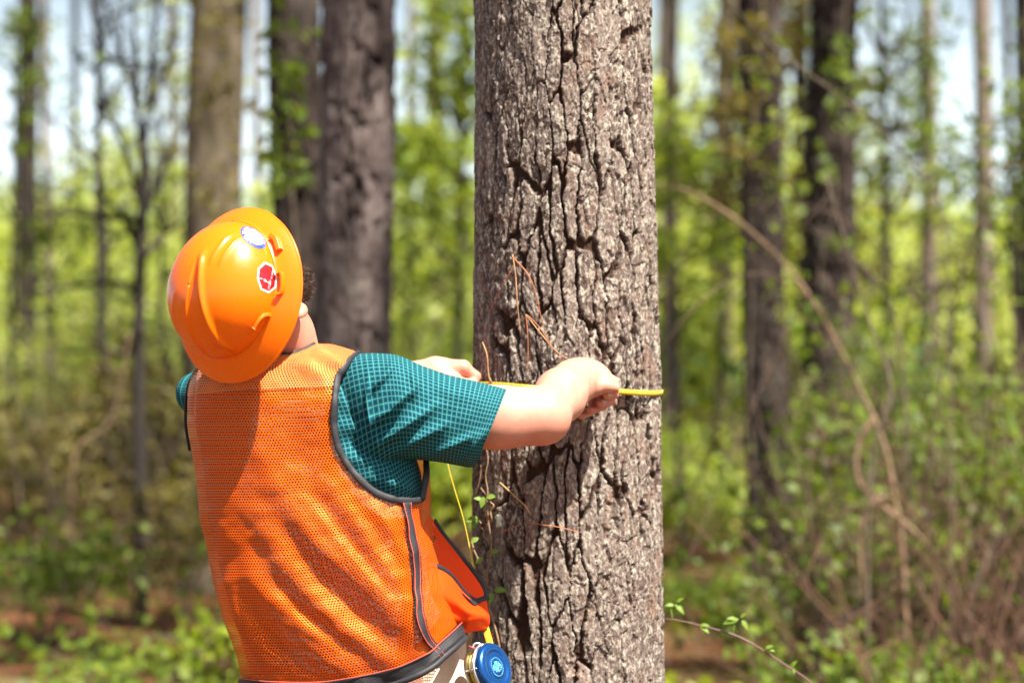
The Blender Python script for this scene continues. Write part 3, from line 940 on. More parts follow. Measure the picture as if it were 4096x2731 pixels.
# second layer of mesh over the shoulders
NY = 70
yb_ = np.interp(np.sin(th), [-1, -.6, 0, .6, 1], [1586, 1566, 1553, 1544, 1540])
GY_ = torso(1376 + np.linspace(0, 1, NY)[:, None] ** 1.1 * (yb_ - 1376)[None], np.repeat(th[None], NY, 0), .0075, VEST_FOLDS)
fY = grid_faces(NY, NT); cY = GY_.reshape(-1, 3)[fY].mean(1); yx, yy = to_px(cY)
thY = np.repeat(th[:-1][None], NY - 1, 0).reshape(-1)
fY = fY[~inside(poly, yx + 3, yy) & (thY > -R(80)) & (thY < R(80))]
mk("yoke", GY_.reshape(-1, 3), fY, mesh_fabric("pale_orange_mesh", (.90, .30, .10), .36, .0050), vest, uv=ring_uv(GY_).reshape(-1, 2))

def onvest(pl, n, off=.007):
    q_ = cr(pl, n)
    return on_torso(q_[:, 0], q_[:, 1], off, VEST_FOLDS), q_
def vest_ribbon(name, pl, w, mat, n=60, off=.007, thick=.002):
    q_ = cr(pl, n); t_ = norm(np.gradient(q_, axis=0)); nn = np.stack((-t_[:, 1], t_[:, 0]), -1)
    w = np.broadcast_to(np.asarray(w, float), (n,))[:, None]
    rows = [on_torso((q_ + nn * w * k)[:, 0], (q_ + nn * w * k)[:, 1], off + .0015 * (1 - abs(k) * 2), VEST_FOLDS) for k in np.linspace(-.5, .5, 7)]
    return sheet(name, np.stack(rows), mat, vest, thick)
# binding round the near arm hole
tp, qq = onvest(ARM[:14], 110, .006)
t_, n_, _b = frames(tp)
outn = norm(tp - np.stack((np.interp(tp[:, 2], [1., 1.45], [-.30, -.38]), np.full(len(tp), 4.33), tp[:, 2]), -1))
wob = .0062 * (1 + .22 * (fbm(np.arange(110) / 4., np.zeros(110), 3, 2) - .5) * 2)
V, F = tube_arrays(tp, wob, 10, flat=outn)
mk("binding", V, F, MAT_BLACK, vest)
# binding up the front edge of the arm hole
tp, _q = onvest([(1690, 1996), (1702, 1930), (1709, 1860), (1712, 1815)], 30, .008)
V, F = tube_arrays(tp, .006, 8, flat=np.repeat([[.3, -.95, 0]], 30, 0)); mk("binding", V, F, MAT_BLACK, vest)
tp, _q = onvest([(1676, 1985), (1681, 1930), (1688, 1860), (1693, 1815)], 30, .008)
# far arm hole edge along the shoulder
tp = torso(np.linspace(1478, 1800, 60), np.interp(np.linspace(0, 1, 60), [0, .3, 1], [-R(76), -R(90), -R(97)]), .006)
V, F = tube_arrays(tp, .0026, 8); mk("binding", V, F, MAT_BLACK, vest)
# side strap, hem band, seam
STR = [(1628, 2008), (1632, 2090), (1644, 2190), (1660, 2290), (1655, 2390), (1655, 2470), (1690, 2545), (1775, 2625)]
vest_ribbon("side_strap", STR, cr(np.array([[36], [36], [38], [44], [46], [44], [40], [36]]), 60)[:, 0], MAT_WEB, off=.009)
for dx in (15, -16):
    q_ = cr(np.array(STR) + (dx, 2), 70)
    tp = on_torso(q_[:, 0], q_[:, 1], .0115, VEST_FOLDS)
    V, F = tube_arrays(tp, .0007, 5); mk("stitching", V, F, MAT_STITCH, vest)
HEM = [(960, 2738), (1100, 2752), (1300, 2752), (1480, 2722), (1600, 2690), (1700, 2640), (1790, 2575), (1858, 2512), (1882, 2500)]
vest_ribbon("hem_band", HEM, 58, MAT_WEB, 90, off=.010)
q_ = cr(np.array(HEM) + (-6, -27), 90)
V, F = tube_arrays(on_torso(q_[:, 0], q_[:, 1], .013, VEST_FOLDS), .0008, 5); mk("stitching", V, F, MAT_STITCH, vest)
q_ = cr(np.array(HEM) + (8, 33), 90)
V, F = tube_arrays(on_torso(q_[:, 0], q_[:, 1], .009, VEST_FOLDS), .006, 8); mk("binding", V, F, MAT_BLACK, vest)
q_ = cr([(758, 1584), (900, 1562), (1100, 1552), (1330, 1542)], 80)
V, F = tube_arrays(on_torso(q_[:, 0], q_[:, 1], .004, VEST_FOLDS), .0014, 6); mk("seam", V, F, MAT_MESH, vest)
# neck binding
tp, _q = onvest([(1075, 1402), (1150, 1418), (1215, 1398), (1255, 1376)], 40, .004)
V, F = tube_arrays(tp, .004, 8); mk("binding", V, F, MAT_BLACK, vest)

# front panel that swings open, with its black edge
FP = [[(1712, 2060, 4.31), (1716, 2064, 4.33), (1722, 2068, 4.35), (1728, 2072, 4.36)],
      [(1690, 2130, 4.27), (1722, 2125, 4.31), (1748, 2128, 4.36), (1768, 2136, 4.40)],
      [(1680, 2220, 4.25), (1735, 2200, 4.30), (1790, 2205, 4.36), (1838, 2222, 4.42)],
      [(1676, 2310, 4.24), (1750, 2290, 4.31), (1830, 2290, 4.39), (1900, 2296, 4.45)],
      [(1676, 2400, 4.24), (1760, 2380, 4.31), (1860, 2370, 4.40), (1938, 2362, 4.46)],
      [(1680, 2480, 4.25), (1770, 2470, 4.31), (1860, 2460, 4.38), (1944, 2440, 4.44)],
      [(1700, 2555, 4.27), (1775, 2545, 4.31), (1850, 2530, 4.36), (1930, 2505, 4.41)]]
G = net([[P(*p) for p in r] for r in FP], 70, 50)
sheet("front_panel", G, MAT_ORANGE, vest)
e = G[2:52, -1]
V, F = tube_arrays(e + (0.002, -.002, 0), .0055, 8, flat=np.repeat([[.5, -.8, .2]], len(e), 0)); mk("binding", V, F, MAT_BLACK, vest)
# light lining strip behind the upper opening
LP = [[(1722, 2082, 4.34), (1734, 2095, 4.36)], [(1706, 2190, 4.29), (1765, 2200, 4.355)], [(1702, 2285, 4.27), (1768, 2290, 4.335)]]
G = net([[P(*p) for p in r] for r in LP], 30, 12) + (0, -.006, 0)
sheet("lining", G, plain("pale_lining", (.85, .42, .25), .7), vest)
# pocket bags
PK = [[(1690, 2268, 4.23), (1745, 2266, 4.245), (1800, 2300, 4.275), (1850, 2362, 4.32), (1900, 2402, 4.37), (1944, 2392, 4.415)],
      [(1684, 2330, 4.222), (1750, 2330, 4.228), (1810, 2365, 4.250), (1865, 2420, 4.29), (1915, 2440, 4.34), (1950, 2432, 4.40)],
      [(1676, 2410, 4.222), (1750, 2415, 4.226), (1815, 2430, 4.255), (1875, 2452, 4.275), (1930, 2462, 4.32), (1958, 2478, 4.385)],
      [(1672, 2470, 4.226), (1745, 2492, 4.245), (1810, 2502, 4.27), (1862, 2500, 4.305), (1910, 2496, 4.33), (1950, 2506, 4.38)],
      [(1700, 2550, 4.24), (1750, 2570, 4.245), (1795, 2568, 4.262), (1840, 2535, 4.31), (1885, 2522, 4.345), (1925, 2518, 4.385)],
      [(1756, 2604, 4.262), (1780, 2608, 4.262), (1806, 2594, 4.272), (1838, 2562, 4.315), (1864, 2530, 4.345), (1895, 2520, 4.39)]]
G = net([[P(*p) for p in r] for r in PK], 90, 110)
gx, gy = to_px(G)
G[..., 1] -= ridge_field([([(1700, 2440), (1800, 2470), (1930, 2490)], 14, .010), ([(1700, 2330), (1800, 2400), (1940, 2470)], 18, .008), ([(1860, 2520), (1880, 2480), (1950, 2470)], 9, .008), ([(1780, 2600), (1820, 2560), (1870, 2510)], 12, .006)], gx, gy)
pocket = sheet("pocket", G, MAT_ORANGE, vest, .002)
V, F = tube_arrays(G[0] + (0, -.002, .001), .0052, 8, flat=np.repeat([[.2, -.95, .2]], 110, 0)); mk("binding", V, F, MAT_BLACK, vest)
tri = net([[P(1838, 2360, 4.30), P(1890, 2398, 4.352), P(1942, 2392, 4.405)], [P(1856, 2378, 4.305), P(1894, 2412, 4.345), P(1936, 2398, 4.40)], [P(1880, 2400, 4.318), P(1898, 2416, 4.335), P(1920, 2406, 4.375)]], 14, 20) + (0, -.006, 0)
sheet("pocket_patch", tri, MAT_BLACK, vest)
# breast pocket opening: small dark curved edge
tp = np.array([P(1690, 2232, 4.235), P(1702, 2205, 4.25), P(1722, 2180, 4.275), P(1732, 2150, 4.30)])
V, F = tube_arrays(cr(tp, 24), .005, 8); mk("binding", V, F, MAT_BLACK, vest)
# ------------------------------------------------------------------ hard hat
hat = thing("hard_hat", HO, "glossy orange full brim hard hat with stickers on the leaning man's head", "hard hat")

def dome_r(az):            # half widths of the dome at the brim
    return 1 / np.sqrt((np.cos(az) / .1055) ** 2 + (np.sin(az) / np.where(np.sin(az) > 0, .122, .113)) ** 2)
def brim_r(az):
    return 1 / np.sqrt((np.cos(az) / .1415) ** 2 + (np.sin(az) / np.where(np.sin(az) > 0, .149, .150)) ** 2)
HH, HB = .122, .025
def hat_surface(off=0.0, na=288):
    az = np.linspace(0, 2 * np.pi, na, endpoint=False)
    al = np.linspace(0, np.pi / 2, 90)
    rows = []
    A, AL = np.meshgrid(az, al)
    rd = dome_r(A) * np.sin(AL) ** .97
    zz = HB + (HH - HB) * np.cos(AL) ** .99
    x = rd * np.cos(A); y = rd * np.sin(A)
    # relief: V-shaped ridges, sunken centre behind them, side flutes
    leg = np.abs(x) - (.010 + np.clip(.052 - y, 0, 1) * .30)
    on = sstep(.075, .035, y) * sstep(1.42, 1.05, AL)
    rel = .0065 * np.exp(-(leg / .0062) ** 2) * on
    rel -= .0050 * sstep(.004, -.008, leg) * sstep(.055, .02, y) * sstep(1.5, 1.2, AL)
    rel += .0022 * np.exp(-(x / .0035) ** 2) * sstep(.01, .05, -y) * sstep(1.5, 1.2, AL)
    for x0 in (.030, .046):
        rel += .0022 * np.exp(-((np.abs(x) - x0) / .0030) ** 2) * sstep(.035, .055, y) * sstep(.105, .085, y) * sstep(1.45, 1.2, AL)
    nx, ny, nz = x / .108 ** 2, y / .120 ** 2, (zz - HB) / (HH - HB) ** 2
    nl = np.sqrt(nx ** 2 + ny ** 2 + nz ** 2)
    rel = rel * np.where(x < 0, .15, 1.)
    k = (rel + off) / nl
    D = np.stack((x + nx * k, y + ny * k, zz + nz * k), -1)
    # cove and brim
    t = np.concatenate((np.linspace(0.02, .22, 10), np.linspace(.26, 1, 26)))
    A2, T = np.meshgrid(az, t)
    r0, r1 = dome_r(A2), brim_r(A2)
    rr = r0 + (r1 - r0) * T
    zz = HB * (1 - T) ** 1.0 * .8 + .004 * np.exp(-T / .06) - .004 * T ** 3 + .004
    B = np.stack((rr * np.cos(A2), rr * np.sin(A2), zz + off * .8), -1)
    return np.concatenate((D, B))
TOP = hat_surface()
nrow, ncol = TOP.shape[:2]
# rolled edge
az = np.linspace(0, 2 * np.pi, ncol, endpoint=False)
last = TOP[-1]
rad = norm(np.stack((np.cos(az), np.sin(az), 0 * az), -1))
edge = np.stack([last + rad * .0022 * math.sin(a_) + np.array((0, 0, -.0022)) * (1 - math.cos(a_)) for a_ in np.linspace(.5, math.pi, 6)])
under = hat_surface(-.0035)[::-1]
under = under[1:]
L = np.concatenate((TOP, edge, under))
W = HO + L[..., :1] * HR + L[..., 1:2] * HF + L[..., 2:] * HN
fl = grid_faces(L.shape[0], ncol, wrap=True)
shell = mk("shell", W.reshape(-1, 3), fl, MAT_HAT, hat)
Wt = HO + TOP[..., :1] * HR + TOP[..., 1:2] * HF + TOP[..., 2:] * HN
bvh = BVHTree.FromPolygons([tuple(v) for v in Wt.reshape(-1, 3)], [tuple(int(i) for i in f_) for f_ in grid_faces(nrow, ncol, wrap=True)])
# orientation check of the shell: normals must point away from the head
if shell.data.polygons[ncol * 5].normal.dot(Vector(HN)) < 0:
    shell.data.flip_normals()
CAMP = np.array((0, 0, CAMZ))
def cast(px, py):
    d = P(px, py, 1.0) - CAMP
    h, n, i, dist = bvh.ray_cast(Vector(CAMP), Vector(d).normalized())
    n = np.array(n)
    if n @ d > 0: n = -n
    return np.array(h), n
def drop(Wp, n, off):
    """push points along -n onto the shell"""
    out = np.array(Wp, float)
    for i, p in enumerate(Wp):
        h, nn, _, _ = bvh.ray_cast(Vector(p + n * .05), Vector(-n))
        if h is not None: out[i] = np.array(h) + n * off
    return out

def disc_patch(name, outline, n, off, mat, parent, rings=10):
    c = outline.mean(0)
    V = np.concatenate([c + (outline - c) * t for t in np.linspace(1, 1.0 / rings, rings)])
    V = drop(V, n, off)
    k = len(outline)
    cc = drop(np.array([c]), n, off)
    F = [grid_faces(rings, k, wrap=True)]
    j = np.arange(k); e = (rings - 1) * k
    F.append(np.stack((e + j, e + (j + 1) % k, np.full(k, rings * k)), -1))
    return mk(name, np.vstack((V, cc)), F, mat, parent)

def resample(poly, n):
    p = np.vstack((poly, poly[:1])); out = []
    for i in range(len(poly)):
        for t in np.linspace(0, 1, n, endpoint=False): out.append(p[i] * (1 - t) + p[i + 1] * t)
    return np.array(out)

# octagonal red sticker
c8, n8 = cast(1067, 1110)
op = np.array([(1058, 1048), (1089, 1062), (1108, 1105), (1103, 1151), (1075, 1173), (1043, 1159), (1028, 1115), (1032, 1072)])
ow = np.array([cast(*p)[0] for p in op])
oc = ow.mean(0)
st1 = disc_patch("stop_sticker", resample(ow, 6), n8, .0005, MAT_WHITE, hat)
disc_patch("red_field", resample(oc + (ow - oc) * .88, 6), n8, .0008, MAT_REDV, st1)
pr = lambda Wp: drop(Wp, n8, .0011)
xd = norm(cast(1084, 1075)[0] - cast(1066, 1165)[0]); xd = norm(xd - n8 * (xd @ n8)); yd = np.cross(n8, xd)
def at_px(px, py): return cast(px, py)[0]
SZ = .0056
for (px, py, big, small) in ((1041, 1118, "S", "top"), (1050, 1121, "T", "hink"), (1060, 1128, "\u00d8", "bserve"), (1068, 1131, "P", "lan"), (1076, 1135, "P", "roceed")):
    o_ = at_px(px, py)
    text_mesh("lettering", big, o_, xd, yd, SZ, MAT_WHITE, st1, pr)
    text_mesh("lettering", small, o_ + xd * .0042, xd, yd, SZ * .75, MAT_NAVY, st1, pr)
text_mesh("lettering", "ST\u00d8PP", at_px(1076, 1160), xd, yd, SZ * 1.0, MAT_WHITE, st1, pr, shear=.15)
text_mesh("lettering", "for Safety", at_px(1076, 1160) + xd * .0192, xd, yd, SZ * .74, MAT_WHITE, st1, pr, shear=.15)
# round sticker: white face in a blue ring with lettering
ang = math.radians(39)
aa = np.linspace(0, 2 * np.pi, 48, endpoint=False)
ex_ = 61 * np.cos(aa); ey_ = 31 * np.sin(aa)
rp = np.stack((1013 + ex_ * math.cos(ang) - ey_ * math.sin(ang), 951 + ex_ * math.sin(ang) + ey_ * math.cos(ang)), -1)
cR, nR = cast(1013, 951)
rw = np.array([cast(*p)[0] for p in rp]); rc = rw.mean(0)
st2 = disc_patch("round_sticker", rw, nR, .0005, MAT_BLUEV, hat)
disc_patch("white_face", rc + (rw - rc) * .72, nR, .0008, MAT_WHITE, st2)
prR = lambda Wp: drop(Wp, nR, .0009)
def ring_text(s, a0, a1):
    ii = np.linspace(a0, a1, len(s))
    for ch, t in zip(s, ii):
        if ch == ' ': continue
        i = (t % 1.0) * 48; i0 = int(i) % 48; f_ = i - int(i)
        p_ = rc + (rw[i0] * (1 - f_) + rw[(i0 + 1) % 48] * f_ - rc) * .78
        r_ = norm(p_ - rc); tdir = norm(rw[(i0 + 1) % 48] - rw[i0])
        tdir = tdir if np.cross(r_, tdir) @ nR < 0 else -tdir
        text_mesh("lettering", ch, p_ - tdir * .0012, tdir, r_, .0042, MAT_WHITE, st2, prR)
ring_text("I MADE THE PLEDGE", .24, .60)
ring_text("SAFETY STARTS WITH ME", .97, .70)

# accessory lugs: short upstanding walls between dome and brim
def lug(pts, width, height, flare=0.0):
    hits = [cast(*p) for p in pts]
    base = np.array([h for h, n in hits]); up = norm(np.array([n for h, n in hits]).mean(0) * .5 + HN * .8)
    q_ = cr(base, 14) - up * .004
    t_ = norm(np.gradient(q_, axis=0)); sd_ = norm(np.cross(t_, up))
    prof = [(-.5, 0), (-.5, .86), (-.36, 1), (.36, 1), (.5, .86), (.5, 0)]
    V = np.stack([q_ + sd_ * width * a_ + up * (height + .004) * b_ for a_, b_ in prof], 1)
    F = [grid_faces(14, 6), np.array([[0, 1, 2, 3, 4, 5]]), np.array([[78 + 5, 78 + 4, 78 + 3, 78 + 2, 78 + 1, 78]])]
    return V.reshape(-1, 3), F
for pts, w_, h_ in (([(1090, 945), (1108, 960), (1122, 1004)], .010, .009), ([(1112, 1096), (1130, 1093), (1136, 1130), (1131, 1172), (1112, 1178)], .0045, .010),
                    ([(1022, 1312), (1040, 1282), (1058, 1262), (1085, 1256)], .0065, .010)):
    V, F = lug(pts, w_, h_)
    o_ = mk("accessory_lug", V, F, MAT_HAT, hat, smooth=False)
    bv = o_.modifiers.new("bevel", 'BEVEL'); bv.width = .0008; bv.segments = 2
# dark stamped marking near the front of the crown
for k, px in enumerate((932, 943)):
    try:
        h_, n_ = cast(px, 884 + k * 2)
        V, F = tube_arrays(np.array([h_ + n_ * .0004, h_ + n_ * .0004 + norm(np.cross(n_, (0, 0, 1))) * .003]), .0007, 5)
        mk("stamped_mark", V, F, MAT_BLACK, hat)
    except TypeError:
        pass

# ------------------------------------------------------------------ measuring tape: case on the hip, ribbon, band round the stem
tape = thing("measuring_tape", P(1965, 2668, 4.27), "yellow measuring tape running from a blue round case to the pine trunk", "tape")
AX = norm(np.array((.77, -.55, .32)))
TO = P(1968, 2672, 4.268)
cprof = [(.0005, .0120), (.019, .0120), (.0205, .0105), (.0285, .0103), (.0305, .0126), (.0385, .0122), (.0425, .0102), (.0450, .0060), (.0455, -.0035), (.0432, -.0035)]
V, F = lathe_arrays(cprof, TO, AX, 72)
case = mk("case", V, F, MAT_BLUE, tape)
e1 = norm(np.cross(AX, (0, 0, 1))); e2 = np.cross(AX, e1)
rng = np.random.default_rng(8)
parts = []
for k in range(64):
    a_ = k / 64 * 2 * np.pi; r_ = .0165 + rng.normal() * .0004
    p_ = TO + AX * .0121 + (e1 * math.cos(a_) + e2 * math.sin(a_)) * r_
    parts.append(lathe_arrays([(.0001, .0006), (.0006, .0004), (.0008, -.0002)], p_, AX, 6))
for k in range(70):
    a_ = rng.uniform(0, 2 * np.pi); r_ = .0125 * math.sqrt(rng.uniform()); 
    p_ = TO + AX * .0121 + e1 * math.cos(a_) * r_ + e2 * math.sin(a_) * r_ * .75
    parts.append(lathe_arrays([(.0001, .0006), (rng.uniform(.0006, .0016), .0004), (.0018, -.0002)], p_, AX, 6))
V, F = merge(parts); mk("embossed_emblem", V, F, MAT_EMB, case)
V, F = lathe_arrays([(.0440, -.0030), (.0472, -.0030), (.0476, -.0050), (.0472, -.0072), (.0430, -.0072), (.0430, -.003)], TO, AX, 72); mk("rim_plate", V, F, MAT_SILVER, tape)
V, F = lathe_arrays([(.0474, -.0215), (.0476, -.0235), (.0462, -.0260), (.0010, -.0262), (.001, -.0215), (.0474, -.0215)], TO, AX, 72); mk("back_plate", V, F, MAT_SILVER, tape)
nseg = 96
a_ = np.linspace(0, 2 * np.pi, nseg)
G = np.stack([TO + AX * h_ + (np.cos(a_)[:, None] * e1 + np.sin(a_)[:, None] * e2) * .0395 for h_ in np.linspace(-.0075, -.0205, 3)])
uvd = np.stack(np.meshgrid(a_ * .0395, [0, .0062, .0125]), -1)
drum = mk("tape_coil", G.reshape(-1, 3), grid_faces(3, nseg), MAT_TAPE, tape, uv=uvd.reshape(-1, 2))
for k in range(5):
    an = math.radians(200 + k * 72 + 10)
    p_ = TO + (e1 * math.cos(an) + e2 * math.sin(an)) * .0452
    V, F = tube_arrays(np.array([p_ - AX * .005, p_ - AX * .0235]), .0022, 10); mk("spacer_post", V, F, MAT_SILVER, tape)
    V, F = lathe_arrays([(.0002, .0014), (.0014, .0008), (.0016, -.0004)], p_ + (e1 * math.cos(an) + e2 * math.sin(an)) * .0004 + AX * .0005, norm(e1 * math.cos(an) + e2 * math.sin(an)), 10)
    mk("rivet", V, F, MAT_SILVER, case)
pk = P(1908, 2586, 4.268)
tt = np.linspace(0, 2 * np.pi, 30)
V, F = tube_arrays(pk + np.stack((np.cos(tt), .3 * np.sin(tt), .8 * np.sin(tt)), -1) * .0075, .0028, 8); mk("clip_ring", V, F, MAT_SILVER, tape)
V, F = tube_arrays(np.array([P(1876, 2583, 4.262), P(1892, 2590, 4.262), P(1905, 2596, 4.265)]), .0018, 6); mk("clip_cord", V, F, plain("red_cord", (.45, .05, .06), .6), tape)
# figures on the coil
for ch, an in (("9", 182), ("8", 218)):
    an = math.radians(an)
    rdir = e1 * math.cos(an) + e2 * math.sin(an); tdir = -e1 * math.sin(an) + e2 * math.cos(an)
    text_mesh("figure", ch, TO + rdir * .0399 - AX * .018, AX, np.cross(rdir, AX), .010, MAT_NAVY, drum)
# hanging ribbon
def ribbon(name, pts, wdir, width, parent, u0=0., thick=.0004):
    pts = np.asarray(pts); wd = norm(wdir)
    G = np.stack((pts - wd * width / 2, pts, pts + wd * width / 2))
    u = np.concatenate(([0], np.cumsum(np.linalg.norm(np.diff(pts, axis=0), axis=1)))) + u0
    uv = np.stack(np.meshgrid(u, [0, width / 2, width]), -1)
    return sheet(name, G, MAT_TAPE, parent, thick, uv=uv)
hp = cr([P(1846, 1520, 4.610), P(1795, 1690, 4.575), P(1786, 1800, 4.555), P(1796, 1870, 4.545), P(1822, 1965, 4.53), P(1852, 2065, 4.515), P(1876, 2170, 4.50), P(1896, 2275, 4.485), P(1920, 2400, 4.45), P(1943, 2510, 4.39), P(1962, 2580, 4.33), P(1978, 2640, 4.285)], 140)
tw = np.linspace(0, 1, 140)[:, None]
wd = norm(np.array([.10, .99, 0.03]) * (1 - sstep(.5, .9, tw)) + np.array([.93, .25, .18]) * sstep(.5, .9, tw))
hr = ribbon("hanging_ribbon", hp, wd, .0125, tape)
i0 = np.argmin(np.abs(hp[:, 2] - P(0, 2536, 4.37)[2]))
tdn = norm(hp[i0 + 3] - hp[i0 - 3]); wl = wd[i0]; nrm = norm(np.cross(tdn, wl)); nrm = nrm if nrm[1] < 0 else -nrm
for ch, k in (("7", 0), ("F", 1)):
    text_mesh("figure", ch, hp[i0] + tdn * (.012 * k) - wl * .004 * 0 + nrm * .0006 + wl * .002, tdn, np.cross(nrm, tdn), .0105, plain("red_ink", (.55, .02, .02), .5, bump=0), hr)
# band round the stem
an = np.linspace(0, 2 * np.pi, 220)
zc = lambda x: np.interp(x, [P(2010, 1541, 4.6)[0], P(2640, 1570, 4.7)[0]], [P(2010, 1541, 4.6)[2], P(2640, 1571, 4.7)[2]])
bx = tree_x(1.38) + np.sin(an) * 0.1897; by = TREE_Y - np.cos(an) * 0.1897
wob = .0009 * np.sin(an * 5)
bp = np.stack((bx, by, zc(bx) + wob), -1)
ribbon("stem_band", bp, np.repeat([[0, 0, 1.]], 220, 0), .0108, tape, .3)

# ------------------------------------------------------------------ fallen needles lodged in the bark, climbing vine, briar cane
MAT_NEEDLE = plain("dead_needle", (.36, .12, .04), .6, var=.3, scale=30, bump=0)
MAT_NEEDLE2 = plain("pale_dead_needle", (.42, .23, .10), .6, var=.3, scale=30, bump=0)
MAT_STEM = plain("vine_stem", (.26, .15, .08), .8, var=.3, scale=60)
def on_stem(px, py, lift=.004):
    """point on the near face of the stem under a pixel"""
    Y = 4.58
    for _ in range(8):
        p = P(px, py, Y)
        dx = np.clip((p[0] - tree_x(p[2])) / (tree_r(p[2]) + lift), -.999, .999)
        Y = TREE_Y - (tree_r(p[2]) + lift) * math.sqrt(1 - dx * dx)
    return P(px, py, Y)
NEED = [([(2050, 1018), (2062, 1100), (2070, 1220), (2083, 1340)], 1, "long straight rust pine needle hanging down the bark from the small knot"),
        ([(2052, 1030), (2110, 1095), (2145, 1180), (2162, 1260), (2178, 1320)], 0, "curved rust pine needle bowing away from the small knot on the bark"),
        ([(2042, 1085), (2000, 1165), (1955, 1255)], 0, "short rust pine needle slanting down toward the edge of the trunk"),
        ([(2104, 1258), (2160, 1330), (2225, 1405), (2285, 1443)], 1, "tan pine needle pointing down at the wrist on the bark"),
        ([(2112, 1262), (2165, 1318), (2205, 1382), (2255, 1460)], 0, "second needle of the tan pair above the wrist, slightly steeper"),
        ([(2105, 1262), (2112, 1370), (2110, 1490)], 0, "needle hanging plumb on the bark from the tan pair above the forearm"),
        ([(1930, 1368), (1948, 1420), (1955, 1500), (1968, 1530)], 1, "grey tan needle at the trunk edge over the yellow tape"),
        ([(2000, 1930), (2050, 1975), (2098, 2020), (2125, 2060)], 1, "thick straw coloured needle cluster slanting on shaded bark beneath the elbow"),
        ([(2000, 2128), (2045, 2112), (2078, 2098)], 0, "short rust needle lying across the bark beside the pale lichen spot"),
        ([(2108, 2088), (2170, 2098), (2240, 2108), (2330, 2130)], 0, "long rust needle lying nearly level across the shaded bark")]
for k, (pl, pale, lab) in enumerate(NEED):
    w = cr([on_stem(*p, .008) for p in pl], 26)
    w[:, 1] -= .003 * np.sin(np.linspace(0, np.pi, 26))
    V, F = tube_arrays(w, np.interp(np.linspace(0, 1, 26), [0, .1, .9, 1], [.0013, .0012, .0009, .0003]) * (1.5 if k == 7 else 1.), 6)
    tag(mk("pine_needle", V, F, MAT_NEEDLE2 if pale else MAT_NEEDLE), lab, "pine needle", "dead pine needles caught on the bark")

MAT_LEAF_NEAR = leaf_mat("young_leaf", [(.11, .20, .022), (.16, .26, .035), (.21, .29, .05)], .35)
def leaf_arrays(c, d, n, L, W, bend=.2):
    d = norm(d); n = norm(n - d * (np.asarray(n) @ d)); s = np.cross(d, n)
    st = np.linspace(0, 1, 7); w = W * np.array([.02, .55, .95, 1., .75, .4, .02]) * .5
    ctr = np.asarray(c) + d * (st * L)[:, None] - n * (bend * L * st ** 2)[:, None]
    V = np.stack((ctr - s * w[:, None] + n * w[:, None] * .35, ctr, ctr + s * w[:, None] + n * w[:, None] * .35), 1).reshape(-1, 3)
    return V, [grid_faces(7, 3)]
vine = thing("climbing_vine", (-.075, 4.64, 0), "thin brown climbing vine with small green leaves up the trunk edge beside the orange pocket", "vine")
VST = [[(2010, 2760), (1990, 2560), (1960, 2420), (1945, 2300), (1965, 2180), (1958, 2080), (1940, 1990), (1925, 1950)],
       [(1950, 2330), (1900, 2200), (1888, 2090), (1905, 1970), (1925, 1860)], [(1958, 2090), (1970, 2020), (1955, 1995)], [(1955, 2180), (1930, 2120), (1915, 2080)],
       [(1945, 2120), (1946, 1960), (1948, 1800)]]
for pl in VST:
    w = cr([on_stem(*p, .012) for p in pl], 50)
    w += np.stack((.0022 * np.sin(np.arange(50) * .33), -.003 * np.abs(np.sin(np.arange(50) * .2)), 0 * w[:, 0]), -1)
    V, F = tube_arrays(w, np.linspace(.0021, .0012, 50), 6); mk("stem", V, F, MAT_STEM, vine)
rng = np.random.default_rng(12)
for px, py, dx, dz, L in ((1908, 2070, -1, -.25, .026), (1905, 2062, -.2, -1, .030), (1945, 1990, .9, .25, .024), (1935, 1985, -.2, -.9, .026), (1915, 2150, -.8, -.4, .022),
                          (1962, 2212, .8, .35, .022), (1930, 2228, -.6, -.5, .020), (1975, 2360, .95, .1, .030), (1968, 2368, -.2, -1, .026), (1950, 2372, -.9, .25, .022), (1940, 2400, -.8, -.3, .018), (1930, 1998, -1, .3, .020)):
    c_ = on_stem(px, py, .018)
    V, F = leaf_arrays(c_, np.array((dx, -.35, dz)), np.array((.2, -.8, .6)), L * .88, L * .5)
    mk("leaf", V, F, MAT_LEAF_NEAR, vine)
V, F = lathe_arrays([(.0002, .003), (.0035, .002), (.0048, -.001), (.003, -.004), (.0002, -.005)], on_stem(1962, 2523, .012), (0.2, -.9, .2), 12)
mk("bud", V, F, MAT_LEAF_NEAR, vine)
lich = thing("lichen_patch", on_stem(1998, 2080, .002), "small pale lichen spot on the shaded lower bark", "lichen")
o_ = SDF(np.array(on_stem(1998, 2080, .0)) - .03, np.array(on_stem(1998, 2080, .0)) + .03, .0016)
for k in range(22):
    p_ = on_stem(1998 + rng.normal() * 5, 2080 + rng.normal() * 20, .0012)
    o_.ell(p_, ((1, 0, 0), (0, 1, 0), (0, 0, 1)), rng.uniform(.002, .0045, 3) * (1, .6, 1.2), .003)
V, Q = o_.mesh(0)
mk("crust", V, Q, plain("pale_lichen", (.55, .62, .52), .9, var=.2, scale=400, bump=.5), lich)

